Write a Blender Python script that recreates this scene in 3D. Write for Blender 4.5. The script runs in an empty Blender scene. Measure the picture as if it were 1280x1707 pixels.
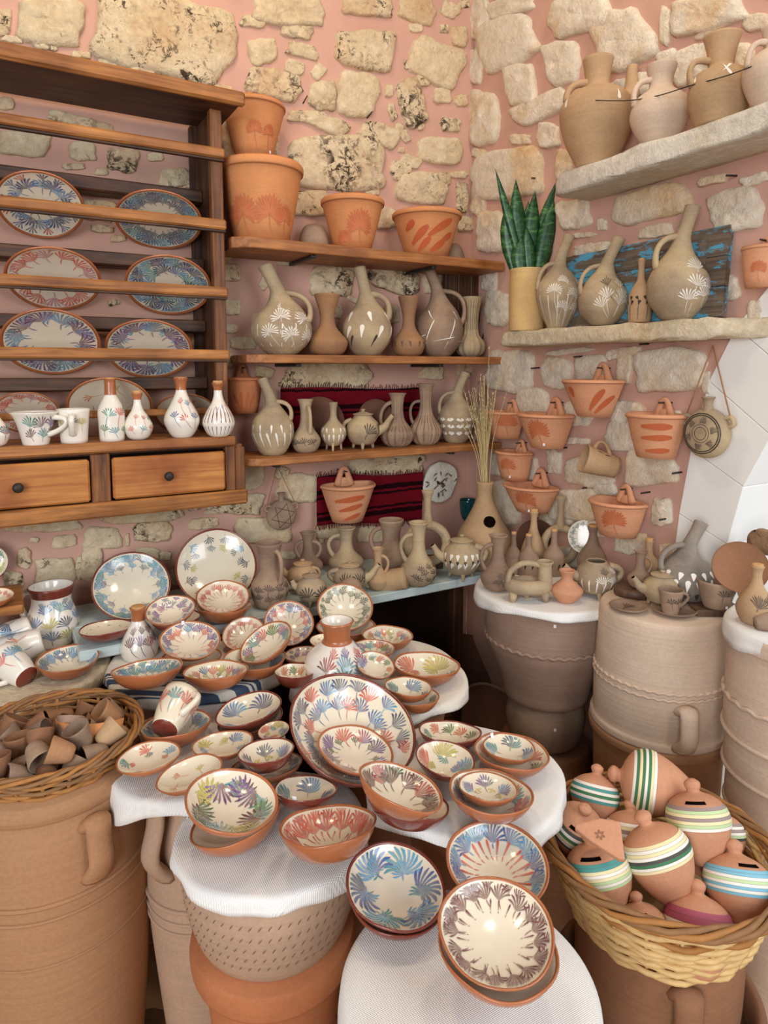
import bpy, math, random
from mathutils import Vector, Matrix, Quaternion, noise

S = bpy.context.scene
COL = S.collection
R_ = math.radians
def lin(h):
    h = h.lstrip('#'); v = [int(h[i:i+2], 16)/255 for i in (0, 2, 4)]
    return tuple(c/12.92 if c <= .04045 else ((c+.055)/1.055)**2.4 for c in v)

# ---------------------------------------------------------------- camera
FPX, PITCH, HEAD, CX, CY = 1115.0, R_(6), R_(60.3), 640.0, 732.0
CAM = Vector((-1.503, -1.997, 1.5))
FW = Vector((math.cos(HEAD)*math.cos(PITCH), math.sin(HEAD)*math.cos(PITCH), -math.sin(PITCH)))
RT = Vector((math.sin(HEAD), -math.cos(HEAD), 0))
UP = RT.cross(FW)
cd = bpy.data.cameras.new('camera'); cam = bpy.data.objects.new('camera', cd); COL.objects.link(cam)
cam.matrix_world = Matrix.Translation(CAM) @ Matrix((RT, UP, -FW)).transposed().to_4x4()
cd.sensor_fit = 'VERTICAL'; cd.sensor_height = 36.0
cd.lens = FPX/1707*36; cd.shift_y = (CY-853.5)/1707; cd.clip_start = .02
S.camera = cam

# ---------------------------------------------------------------- world, lights, exposure
w = bpy.data.worlds.new('world'); S.world = w; w.use_nodes = True
bg = w.node_tree.nodes['Background']; bg.inputs[0].default_value = (.98, .90, .84, 1); bg.inputs[1].default_value = .2
S.view_settings.view_transform = 'Standard'; S.view_settings.look = 'None'
S.view_settings.exposure = 0.0; S.view_settings.gamma = 1.0; S.view_settings.use_curve_mapping = False
def area(name, loc, to, sx, sy, power, col):
    l = bpy.data.lights.new(name, 'AREA'); l.shape = 'RECTANGLE'; l.size = sx; l.size_y = sy; l.energy = power; l.color = col
    o = bpy.data.objects.new(name, l); COL.objects.link(o); o.location = loc
    o.rotation_euler = (Vector(to)-Vector(loc)).to_track_quat('-Z', 'Y').to_euler(); return o
area('shop_doorway_light', (-3.2, -3.3, 1.75), (-.7, -.6, .9), 1.5, 1.9, 84, (.93, .96, 1.0))
area('side_window_light', (-.3, -3.3, 2.3), (-.9, -.7, .9), 1.2, 1.4, 34, (.86, .93, 1.0))
area('arch_window_light', (.75, -1.9, 1.6), (-.9, -1.0, .9), .9, 1.2, 9, (.84, .92, 1.0))
area('ceiling_lamp', (-1.35, -.8, 3.15), (-1.0, -.1, 1.6), .3, .3, 8, (1.0, .76, .48))
area('second_ceiling_lamp', (-.4, -1.2, 3.2), (-.6, -.5, 1.0), .3, .3, 7, (1.0, .84, .64))

# ---------------------------------------------------------------- pixel geometry: where a ray through the photograph meets a real surface
def ray(x, y): return (FW + RT*((x-CX)/FPX) - UP*((y-CY)/FPX))
def hit(x, y, ax, v):
    d = ray(x, y); return CAM + d*((v-CAM[ax])/d[ax])
def depth(p): return (Vector(p)-CAM).dot(FW)
def scl(p): return depth(p)/FPX

# ---------------------------------------------------------------- mesh helpers
def mk(name, V, F, mats, parent=None, smooth=True, midx=None, cols=None, kind=None, label=None, loc=None):
    me = bpy.data.meshes.new(name); me.from_pydata([tuple(v) for v in V], [], F)
    for m in (mats if isinstance(mats, (list, tuple)) else [mats]): me.materials.append(m)
    n = len(me.polygons)
    if smooth: me.polygons.foreach_set('use_smooth', [True]*n)
    if midx: me.polygons.foreach_set('material_index', midx)
    if cols:
        a = me.color_attributes.new('col', 'FLOAT_COLOR', 'POINT')
        a.data.foreach_set('color', [c for q in cols for c in (q[0], q[1], q[2], 1)])
    me.update()
    return link(name, me, parent, kind, label, loc)
def link(name, me, parent=None, kind=None, label=None, loc=None):
    o = bpy.data.objects.new(name, me); COL.objects.link(o)
    if parent: o.parent = parent
    if kind: o['kind'] = kind
    if label: o['label'] = label
    if loc is not None: o.location = loc
    return o
def thing(name, label, cat, loc=(0, 0, 0), rot=None, group=None):
    o = bpy.data.objects.new(name, None); o.empty_display_size = .02; COL.objects.link(o)
    o.matrix_world = Matrix.Translation(loc) @ (rot.to_4x4() if rot else Matrix.Identity(4))
    o['label'] = label; o['category'] = cat
    if group: o['group'] = group
    return o
def tag(o, label, cat, group=None):
    o['label'] = label; o['category'] = cat
    if group: o['group'] = group
    return o
def crom(pts, k=4):
    if len(pts) < 3: return list(pts)
    out = []; n = len(pts)
    for i in range(n-1):
        p0, p1, p2, p3 = pts[max(i-1, 0)], pts[i], pts[i+1], pts[min(i+2, n-1)]
        for j in range(k):
            t = j/k; t2 = t*t; t3 = t2*t
            out.append(tuple(.5*(2*b+(c-a)*t+(2*a-5*b+4*c-d)*t2+(3*b-a-3*c+d)*t3) for a, b, c, d in zip(p0, p1, p2, p3)))
    out.append(tuple(pts[-1])); return out
def rings_faces(nr, n, cap0=False, cap1=False, off=0):
    F = []
    for i in range(nr-1):
        for j in range(n):
            a, b = off+i*n+j, off+i*n+(j+1) % n
            F.append((a, b, b+n, a+n))
    if cap0: F.append(tuple(off+n-1-j for j in range(n)))
    if cap1: F.append(tuple(off+(nr-1)*n+j for j in range(n)))
    return F
def ring_verts(secs, n):
    """rings around a path lying in the local xz plane; each section stands square to the path"""
    V = []; phi = 0; N = len(secs)
    for i, (cx, cz, r) in enumerate(secs):
        a, b = secs[max(i-1, 0)], secs[min(i+1, N-1)]
        dx, dz = b[0]-a[0], b[1]-a[1]
        if dz < 0: dx, dz = -dx, -dz
        if dz > 1e-5 and abs(dx) > 1e-6: phi = math.atan2(dx, dz)
        elif abs(dx) <= 1e-6: phi = 0 if abs(cx) < 1e-6 else phi
        c, s = math.cos(phi), math.sin(phi)
        for j in range(n):
            t = 2*math.pi*j/n; q = r*math.cos(t)
            V.append((cx+q*c, r*math.sin(t), cz-q*s))
    return V
def lathe(prof, n=32, cap0=True, cap1=False, k=3, deform=None):
    """prof: (r, z) from the bottom up; returns V, F"""
    secs = [(0, z, max(r, 1e-4)) for r, z in (crom(prof, k) if k else prof)]
    V = ring_verts(secs, n)
    if deform: V = [deform(*v) for v in V]
    return V, rings_faces(len(secs), n, cap0, cap1)
def tube(pts, rad, n=8, flat=1.0, k=4, closed=False, side=None):
    """tube along 3-D points; rad number or list; flat widens across the 'side' axis"""
    pts = [Vector(p) for p in pts]
    rads = list(rad) if isinstance(rad, (list, tuple)) else [rad]*len(pts)
    q = [(p.x, p.y, p.z, r) for p, r in zip(pts, rads)]
    if closed: q = q + [q[0]]
    q = crom(q, k) if k else q
    if closed: q = q[:-1]
    V = []; N = len(q); nrm = None
    for i in range(N):
        p = Vector(q[i][:3])
        a = Vector(q[(i-1) % N if closed else max(i-1, 0)][:3]); b = Vector(q[(i+1) % N if closed else min(i+1, N-1)][:3])
        t = (b-a).normalized() if (b-a).length > 1e-9 else Vector((0, 0, 1))
        if side is not None: u = Vector(side)
        elif nrm is None: u = Vector((0, 1, 0)) if abs(t.y) < .9 else Vector((1, 0, 0))
        else: u = nrm
        u = (u - t*u.dot(t)); u = u.normalized() if u.length > 1e-6 else t.orthogonal().normalized()
        nrm = u; v = t.cross(u)
        for j in range(n):
            an = 2*math.pi*j/n
            V.append(p + u*(q[i][3]*flat*math.cos(an)) + v*(q[i][3]*math.sin(an)))
    F = rings_faces(N, n, not closed, not closed)
    if closed: F += [((N-1)*n+j, (N-1)*n+(j+1) % n, (j+1) % n, j) for j in range(n)]
    return V, F
def join(*vfs):
    V, F = [], []
    for v, f in vfs:
        o = len(V); V += list(v); F += [tuple(i+o for i in q) for q in f]
    return V, F
def box(x0, x1, y0, y1, z0, z1, b=.002):
    """box with chamfered edges"""
    V = []; b = min(b, (x1-x0)/2.5, (y1-y0)/2.5, (z1-z0)/2.5)
    for x, sx in ((x0, 1), (x1, -1)):
        for y, sy in ((y0, 1), (y1, -1)):
            for z, sz in ((z0, 1), (z1, -1)):
                V += [(x, y+sy*b, z+sz*b), (x+sx*b, y, z+sz*b), (x+sx*b, y+sy*b, z)]
    I = lambda i, j, k, a: ((i*2+j)*2+k)*3+a
    F = [(I(0,0,0,0), I(0,0,1,0), I(0,1,1,0), I(0,1,0,0)), (I(1,0,0,0), I(1,1,0,0), I(1,1,1,0), I(1,0,1,0)),
         (I(0,0,0,1), I(1,0,0,1), I(1,0,1,1), I(0,0,1,1)), (I(0,1,0,1), I(0,1,1,1), I(1,1,1,1), I(1,1,0,1)),
         (I(0,0,0,2), I(0,1,0,2), I(1,1,0,2), I(1,0,0,2)), (I(0,0,1,2), I(1,0,1,2), I(1,1,1,2), I(0,1,1,2))]
    for i in (0, 1):
        for j in (0, 1): F.append((I(i,j,0,0), I(i,j,1,0), I(i,j,1,1), I(i,j,0,1)))
    for i in (0, 1):
        for k in (0, 1): F.append((I(i,0,k,0), I(i,0,k,2), I(i,1,k,2), I(i,1,k,0)))
    for j in (0, 1):
        for k in (0, 1): F.append((I(0,j,k,1), I(0,j,k,2), I(1,j,k,2), I(1,j,k,1)))
    for i in (0, 1):
        for j in (0, 1):
            for k in (0, 1): F.append((I(i,j,k,0), I(i,j,k,1), I(i,j,k,2)))
    return V, F
def fixn(o):
    import bmesh
    bm = bmesh.new(); bm.from_mesh(o.data); bmesh.ops.recalc_face_normals(bm, faces=bm.faces); bm.to_mesh(o.data); bm.free(); return o
def mkbox(name, mat, parent, *a, b=.002, **kw): return fixn(mk(name, *box(*a, b=b), mat, parent, smooth=False, **kw))

# ---------------------------------------------------------------- materials (all procedural)
def newmat(name):
    m = bpy.data.materials.new(name); m.use_nodes = True; nt = m.node_tree
    return m, nt, nt.nodes['Principled BSDF']
class N:
    def __init__(s, nt): s.nt = nt
    def __call__(s, typ, ins=None, **kw):
        n = s.nt.nodes.new(typ)
        for k, v in kw.items(): setattr(n, k, v)
        for k, v in (ins or {}).items():
            if hasattr(v, 'links') or isinstance(v, bpy.types.NodeSocket): s.nt.links.new(v, n.inputs[k])
            else: n.inputs[k].default_value = v
        return n
    def l(s, a, b): s.nt.links.new(a, b)
    def ramp(s, fac, stops):
        r = s('ShaderNodeValToRGB', {0: fac}); e = r.color_ramp.elements
        while len(e) < len(stops): e.new(.5)
        for q, (p, c) in zip(e, stops): q.position = p; q.color = (*c, 1) if len(c) == 3 else c
        return r.outputs[0]
    def mix(s, f, a, b, t='MIX'):
        n = s('ShaderNodeMix', data_type='RGBA', blend_type=t)
        for i, v in ((0, f), (6, a), (7, b)):
            if isinstance(v, bpy.types.NodeSocket): s.l(v, n.inputs[i])
            elif i == 0: n.inputs[i].default_value = v
            else: n.inputs[i].default_value = (*v, 1)
        return n.outputs[2]
    def noise(s, co, scale, det=4, rough=.55, dist=0):
        return s('ShaderNodeTexNoise', {'Vector': co, 'Scale': scale, 'Detail': det, 'Roughness': rough, 'Distortion': dist}).outputs[0]
    def map(s, co, sc=(1, 1, 1), loc=(0, 0, 0), rot=(0, 0, 0)):
        return s('ShaderNodeMapping', {0: co, 1: loc, 2: rot, 3: sc}).outputs[0]
def sc(c, k): return tuple(min(1, v*k) for v in c)
def clay(name, hexc, rough=.8, rings=.25, var=.22, spec=.25, second=None, coat=0):
    m, nt, b = newmat(name); n = N(nt); c = lin(hexc)
    tc = n('ShaderNodeTexCoord').outputs['Object']; rnd = n('ShaderNodeObjectInfo').outputs['Random']
    off = n('ShaderNodeVectorMath', {0: tc, 1: rnd}, operation='ADD').outputs[0]
    big = n.noise(off, 8, 3, .6); fine = n.noise(off, 160, 3); ring = n.noise(n.map(off, (2, 2, 130)), 1, 3)
    col = n.mix(n.ramp(big, [(.38, (0, 0, 0)), (.6, (1, 1, 1))]), sc(c, 1-var), lin(second) if second else sc(c, 1+var*.6))
    col = n.mix(.22, col, n.ramp(ring, [(.3, sc(c, .82)), (.7, sc(c, 1.12))]))
    col = n.mix(.12, col, n.ramp(fine, [(.35, sc(c, .6)), (.65, sc(c, 1.3))]))
    n.l(col, b.inputs['Base Color']); b.inputs['Roughness'].default_value = rough
    b.inputs['Specular IOR Level'].default_value = spec; b.inputs['Coat Weight'].default_value = coat; b.inputs['Coat Roughness'].default_value = .15
    h = n('ShaderNodeMath', {0: ring, 1: n('ShaderNodeMath', {0: fine, 1: .35}, operation='MULTIPLY').outputs[0]}, operation='ADD').outputs[0]
    n.l(n('ShaderNodeBump', {'Strength': rings, 'Distance': .004, 'Height': h}).outputs[0], b.inputs['Normal'])
    return m
def plain(name, hexc, rough=.6, spec=.4, var=.12, scale=30, bump=0, metal=0):
    m, nt, b = newmat(name); n = N(nt); c = lin(hexc)
    tc = n('ShaderNodeTexCoord').outputs['Object']; q = n.noise(tc, scale, 4)
    n.l(n.mix(q, sc(c, 1-var), sc(c, 1+var)), b.inputs['Base Color'])
    b.inputs['Roughness'].default_value = rough; b.inputs['Specular IOR Level'].default_value = spec; b.inputs['Metallic'].default_value = metal
    if bump: n.l(n('ShaderNodeBump', {'Strength': bump, 'Distance': .004, 'Height': n.noise(tc, scale*4, 4)}).outputs[0], b.inputs['Normal'])
    return m
def glazem(name, hexc):
    m, nt, b = newmat(name); n = N(nt); c = lin(hexc)
    tc = n('ShaderNodeTexCoord').outputs['Object']
    n.l(n.mix(n.noise(tc, 14, 3), sc(c, .93), sc(c, 1.04)), b.inputs['Base Color'])
    b.inputs['Roughness'].default_value = .16; b.inputs['Coat Weight'].default_value = .5; b.inputs['Coat Roughness'].default_value = .06
    n.l(n('ShaderNodeBump', {'Strength': .12, 'Distance': .003, 'Height': n.noise(tc, 45, 2)}).outputs[0], b.inputs['Normal'])
    return m
def paintm(name, rough, coat):
    m, nt, b = newmat(name); n = N(nt)
    a = n('ShaderNodeVertexColor', layer_name='col').outputs[0]; n.l(a, b.inputs['Base Color'])
    b.inputs['Roughness'].default_value = rough; b.inputs['Coat Weight'].default_value = coat; b.inputs['Coat Roughness'].default_value = .06
    return m
def woodm(name, hexc, dark, axis=0, rough=.55, wear=None, wearamt=.5):
    m, nt, b = newmat(name); n = N(nt)
    tc = n('ShaderNodeTexCoord').outputs['Object']
    s = [55, 55, 55]; s[axis] = 3.0
    g = n.noise(n.map(tc, s), 1.0, 5, .6, 1.2); big = n.noise(tc, 7, 3)
    col = n.mix(n.ramp(g, [(.35, (0, 0, 0)), (.68, (1, 1, 1))]), lin(dark), lin(hexc))
    col = n.mix(n.ramp(big, [(.35, (0, 0, 0)), (.75, (.7, .7, .7))]), col, lin(dark), 'MULTIPLY') if not wear else n.mix(n.ramp(n.noise(n.map(tc, [q*.55 if q > 10 else q*3 for q in s]), 1, 6, .75), [(wearamt-.03, (0, 0, 0)), (wearamt+.03, (1, 1, 1))]), col, lin(wear))
    n.l(col, b.inputs['Base Color']); b.inputs['Roughness'].default_value = rough
    n.l(n('ShaderNodeBump', {'Strength': .35, 'Distance': .003, 'Height': g}).outputs[0], b.inputs['Normal'])
    return m
def stonem(name, a, bcol, warm, lichen, pit):
    m, nt, b = newmat(name); n = N(nt)
    g = n('ShaderNodeNewGeometry').outputs['Position']; rnd = n('ShaderNodeObjectInfo').outputs['Random']
    co = n('ShaderNodeVectorMath', {0: g, 1: rnd}, operation='ADD').outputs[0]
    n1 = n.noise(co, 14, 5, .6); n2 = n.noise(co, 60, 5, .7); n3 = n.noise(co, 38, 6, .8, .8); n4 = n.noise(co, 5, 2)
    col = n.mix(n.ramp(n1, [(.3, (0, 0, 0)), (.7, (1, 1, 1))]), lin(a), lin(bcol))
    col = n.mix(n('ShaderNodeMath', {0: n.ramp(n4, [(.5, (0, 0, 0)), (.75, (1, 1, 1))]), 1: .75}, operation='MULTIPLY').outputs[0], col, lin(warm))
    amt = n('ShaderNodeMapRange', {0: rnd, 1: 0, 2: 1, 3: pit+.1, 4: pit-.06}).outputs[0]
    sp = n('ShaderNodeMath', {0: n3, 1: amt}, operation='SUBTRACT').outputs[0]
    msk = n('ShaderNodeMath', {0: n.ramp(sp, [(.0, (0, 0, 0)), (.05, (1, 1, 1))]), 1: n.ramp(n.noise(co, 8, 3), [(.42, (0, 0, 0)), (.6, (1, 1, 1))])}, operation='MULTIPLY').outputs[0]
    col = n.mix(msk, col, lin(lichen))
    col = n.mix(.3, col, n.ramp(n2, [(.3, lin('#6f6455')), (.7, lin('#fff6e0'))]), 'OVERLAY')
    n.l(col, b.inputs['Base Color']); b.inputs['Roughness'].default_value = .92; b.inputs['Specular IOR Level'].default_value = .15
    h = n('ShaderNodeMath', {0: n2, 1: n3}, operation='ADD').outputs[0]
    n.l(n('ShaderNodeBump', {'Strength': .8, 'Distance': .008, 'Height': h}).outputs[0], b.inputs['Normal'])
    return m
M = {}
M['stone_back'] = stonem('limestone_pitted', '#d6c0a0', '#e8d5b8', '#cfa982', '#4a3f34', .53)
M['stone_right'] = stonem('limestone_cream', '#e4d4c0', '#f0e4d3', '#dcb27c', '#9c8668', .66)
M['slab'] = stonem('limestone_slab', '#d8d0c4', '#ece6da', '#d6c7ae', '#9a9388', .66)
M['slabwarm'] = stonem('sandstone_slab', '#d0bfa5', '#e3d5be', '#d3b690', '#a58a68', .68)
M['rockbrown'] = stonem('brown_rock', '#8d6f58', '#a58468', '#7d5f4c', '#4e3d32', .6)
M['mortar'] = plain('pink_mortar', '#ca9f8e', .95, .1, .2, 6, .45)
M['plaster'] = plain('white_limewash', '#f1eee8', .8, .2, .03, 6, .06)
M['terra'] = clay('terracotta', '#bd774e', .75, .2, .14)
M['orange'] = clay('orange_terracotta', '#d08c5a', .72, .18, .1)
M['hangclay'] = clay('pale_orange_terracotta', '#d79a74', .75, .15, .09)
M['bowlclay'] = clay('glazed_terracotta', '#b0683f', .32, .08, .15, .5, coat=.4)
M['reddark'] = clay('dark_red_glaze', '#7a3527', .25, .08, .15, .5, coat=.5)
M['tan'] = clay('tan_clay', '#b79672', .8, .25, .16)
M['grey'] = clay('grey_brown_clay', '#c2ab86', .8, .22, .1, second='#8d7a68')
M['greydk'] = clay('smoked_clay', '#ab8f76', .82, .22, .12, second='#765f52')
M['jar'] = clay('ochre_jar_clay', '#b98b64', .82, .3, .2, second='#a87a58')
M['jarpale'] = clay('pale_jar_clay', '#d3bba4', .85, .3, .09)
M['jargrey'] = clay('grey_jar_clay', '#a08472', .85, .3, .14)
M['jarbrown'] = clay('brown_jar_clay', '#8f6549', .85, .3, .16)
M['amphora'] = clay('dusty_amphora_clay', '#b89980', .85, .3, .1)
M['bank'] = clay('peach_clay', '#cb9372', .78, .12, .08)
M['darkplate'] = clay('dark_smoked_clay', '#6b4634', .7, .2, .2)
M['smoke'] = clay('smoky_grey_clay', '#9c8f82', .75, .2, .1, second='#625a55')
M['vase'] = clay('brown_vase_clay', '#ad8159', .8, .25, .12, second='#866650')
M['yellowpot'] = clay('straw_clay', '#d6b279', .8, .2, .1)
M['cream'] = glazem('cream_glaze', '#ecdfc6')
M['white'] = glazem('white_glaze', '#f1e9dc')
M['paint'] = paintm('glazed_brush_paint', .16, .5)
M['slip'] = paintm('matt_slip_paint', .7, 0)
M['pine'] = woodm('honey_pine', '#c48445', '#87521f', 0)
M['pinez'] = woodm('honey_pine_upright', '#a56a38', '#5c3418', 2)
M['pinelight'] = woodm('pale_pine_drawer', '#cd8c48', '#a8652c', 0)
M['darkwood'] = woodm('old_dark_wood', '#6d4428', '#3a2214', 0)
M['darkwoodz'] = woodm('old_dark_upright', '#6d4428', '#3a2214', 2)
M['shelf'] = woodm('shelf_pine', '#c4834a', '#8a5426', 0)
M['oldbox'] = woodm('weathered_box_wood', '#70482d', '#3c2517', 2)
M['bluewood'] = woodm('flaked_blue_wood', '#7b6a58', '#51443a', 1, .7, '#4f9fc0', .53)
M['bench'] = woodm('pale_blue_painted_board', '#d6dfdc', '#bccbca', 0, .6)
M['log'] = woodm('log_slice_wood', '#7a5a43', '#503a2c', 2)
M['cork'] = plain('cork', '#c79a68', .85, .1, .25, 120)
M['iron'] = plain('black_iron', '#2b2522', .5, .4, .2, 30)
M['wicklt'] = plain('straw_wicker', '#d9b67c', .6, .3, .25, 60)
M['wickdk'] = plain('brown_wicker', '#8f6844', .65, .3, .35, 50)
M['wickmid'] = plain('chestnut_wicker', '#a9743f', .6, .3, .3, 50)
M['rope'] = plain('twine', '#a87a58', .9, .1, .2, 200)
M['dark'] = plain('dark_hollow', '#140d0a', 1, 0, .1)
M['bench_shade'] = plain('bench_shade_paint', '#35251d', .9, .15, .3, 12, .3)  # near-black brown, the under-bench shade put into a colour
M['sticker'] = plain('price_sticker', '#f0f1f6', .5, .3, .02)
M['floor'] = plain('floor_tile', '#cfa377', .55, .4, .08, 8)
M['grout'] = plain('tile_grout', '#a88a6c', .9, .1, .1)
M['tealglass'] = None
def clothm(name, base, stripes=None):
    m, nt, b = newmat(name); n = N(nt)
    tc = n('ShaderNodeTexCoord').outputs['Object']; c = lin(base)
    wx = n('ShaderNodeTexWave', {0: tc, 1: 110.0, 2: 1.0}, bands_direction='X').outputs[1]
    wy = n('ShaderNodeTexWave', {0: tc, 1: 150.0, 2: 1.0}, bands_direction='Y').outputs[1]
    h = n('ShaderNodeMath', {0: wx, 1: wy}, operation='ADD').outputs[0]
    col = n.mix(n.noise(tc, 12, 3), sc(c, .95), sc(c, 1.03))
    if stripes:
        x = n('ShaderNodeSeparateXYZ', {0: n.map(tc, rot=(0, 0, R_(35)))}).outputs[1]
        fr = n('ShaderNodeMath', {0: x, 1: .16}, operation='PINGPONG').outputs[0]
        for lo, hi in ((.10, .112), (.118, .122), (.128, .15)):
            t = n('ShaderNodeMath', {0: fr, 1: (lo+hi)/2, 2: (hi-lo)/2}, operation='COMPARE').outputs[0]
            col = n.mix(t, col, lin(stripes))
    n.l(col, b.inputs['Base Color']); b.inputs['Roughness'].default_value = .9; b.inputs['Specular IOR Level'].default_value = .1
    n.l(n('ShaderNodeBump', {'Strength': .35, 'Distance': .0015, 'Height': h}).outputs[0], b.inputs['Normal'])
    return m
M['cloth'] = clothm('white_cotton', '#eeebe6'); M['stripe'] = clothm('striped_cotton', '#e6dfd2', '#4a5a70'); M['linen'] = clothm('cream_linen', '#ece4d6')
def rugm():
    m, nt, b = newmat('red_woven_wool'); n = N(nt)
    tc = n('ShaderNodeTexCoord').outputs['Object']; z = n('ShaderNodeSeparateXYZ', {0: tc}).outputs[2]
    fr = n('ShaderNodeMath', {0: n('ShaderNodeMath', {0: z, 1: n('ShaderNodeMath', {0: n.noise(tc, 25, 2), 1: .012}, operation='MULTIPLY').outputs[0]}, operation='ADD').outputs[0], 1: .075}, operation='MODULO').outputs[0]
    fr = n('ShaderNodeMath', {0: fr}, operation='ABSOLUTE').outputs[0]
    col = n.mix(n.noise(tc, 90, 3), lin('#560c16'), lin('#76141f'))
    for lo, hi in ((.02, .028), (.036, .052)):
        col = n.mix(n('ShaderNodeMath', {0: fr, 1: (lo+hi)/2, 2: (hi-lo)/2}, operation='COMPARE').outputs[0], col, lin('#22080c'))
    n.l(col, b.inputs['Base Color']); b.inputs['Roughness'].default_value = 1; b.inputs['Specular IOR Level'].default_value = .05
    n.l(n('ShaderNodeBump', {'Strength': .6, 'Distance': .003, 'Height': n.noise(n.map(tc, (60, 60, 300)), 1, 3)}).outputs[0], b.inputs['Normal'])
    return m
M['rug'] = rugm()
def leafm():
    m, nt, b = newmat('snake_plant_leaf'); n = N(nt)
    tc = n('ShaderNodeTexCoord').outputs['Object']
    band = n.noise(n.map(tc, (25, 25, 60)), 1, 3, .6, 1.2)
    n.l(n.ramp(band, [(.3, lin('#0f2d18')), (.52, lin('#1f5029')), (.74, lin('#5a8a4c'))]), b.inputs['Base Color']); b.inputs['Roughness'].default_value = .35
    return m
M['leaf'] = leafm()
m_, nt_, b_ = newmat('teal_glass'); b_.inputs['Base Color'].default_value = (*lin('#2f8f98'), 1); b_.inputs['Transmission Weight'].default_value = .85; b_.inputs['Roughness'].default_value = .05
M['tealglass'] = m_
M['straw'] = plain('dry_grass', '#cdb987', .8, .2, .15, 60)

# ---------------------------------------------------------------- brush painting: every stroke is a thin strip lying on the pot
PAL = {k: lin(v) for k, v in dict(blue='#1f4f96', navy='#1c2a5c', sky='#4f9cc8', teal='#21929a', red='#c42a1c', coral='#df5540', pur='#5f3396', mar='#641430', grn='#3a7a30',
    oli='#b2ad22', gry='#5f7084', org='#da7328', dkg='#2c4a30', wht='#efe7da', drk='#3d3029', brn='#6b5040', leaf='#b9572c', pink='#c97a86', yel='#d9c25a').items()}
CREAM = lin('#f0e2c8')
mixc = lambda a, b, t: tuple(x+(y-x)*t for x, y in zip(a, b))
class Paint:
    def __init__(s, mp, ground=CREAM, seed=1): s.m, s.g, s.V, s.F, s.C, s.r = mp, ground, [], [], [], random.Random(seed)
    def stroke(s, pts, w, c0, c1, base=.3, tip=.12):
        n = len(pts); o = len(s.V)
        for i, (x, y) in enumerate(pts):
            a, b = pts[max(i-1, 0)], pts[min(i+1, n-1)]
            dx, dy = b[0]-a[0], b[1]-a[1]; l = math.hypot(dx, dy) or 1
            t = i/(n-1); ww = w*(base+(1-base)*t)*(1 if t < 1-tip else math.sqrt(max(.06, (1-t)/tip)))
            ox, oy = -dy/l*ww, dx/l*ww; c = mixc(c0, c1, t)
            s.V += [s.m(x+ox, y+oy), s.m(x-ox, y-oy)]; s.C += [c, c]
        s.F += [(o+2*i, o+2*i+1, o+2*i+3, o+2*i+2) for i in range(n-1)]
    def fan(s, bx, by, ang, K, span, L, cols, stem=0, curl=0, wf=.46, n=6):
        r = s.r; c1, c2 = cols[0], cols[-1]; bend = curl*r.choice((-1, 1))
        for i in range(K):
            u = i/(K-1)-.5 if K > 1 else 0
            a = ang+u*span+r.uniform(-.03, .03); l = L*(1-.5*u*u)*r.uniform(.9, 1.04)
            c = mixc(c1, c2, u+.5 if K > 1 else 0); c = mixc(c, s.g, r.uniform(0, .14))
            b = bend+u*.25
            pts = [(bx+L*.07*math.cos(a)+q*l*math.cos(a+b*q*q), by+L*.07*math.sin(a)+q*l*math.sin(a+b*q*q)) for q in [j/(n-1) for j in range(n)]]
            s.stroke(pts, wf*(span*L*.62/max(K, 2) if K > 1 else L*.22), mixc(c, s.g, .3), c, .22)
        if stem:
            a = ang+math.pi; pts = [(bx+q*stem*math.cos(a+.25*q), by+q*stem*math.sin(a+.25*q)) for q in (0, .33, .66, 1)]
            s.stroke(pts, L*.035, mixc(c1, s.g, .15), mixc(c1, s.g, .3), .8)
    def make(s, name, mat, parent, label=None):
        if s.V: return mk(name, s.V, s.F, mat, parent, cols=s.C, kind='stuff', label=label)

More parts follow.
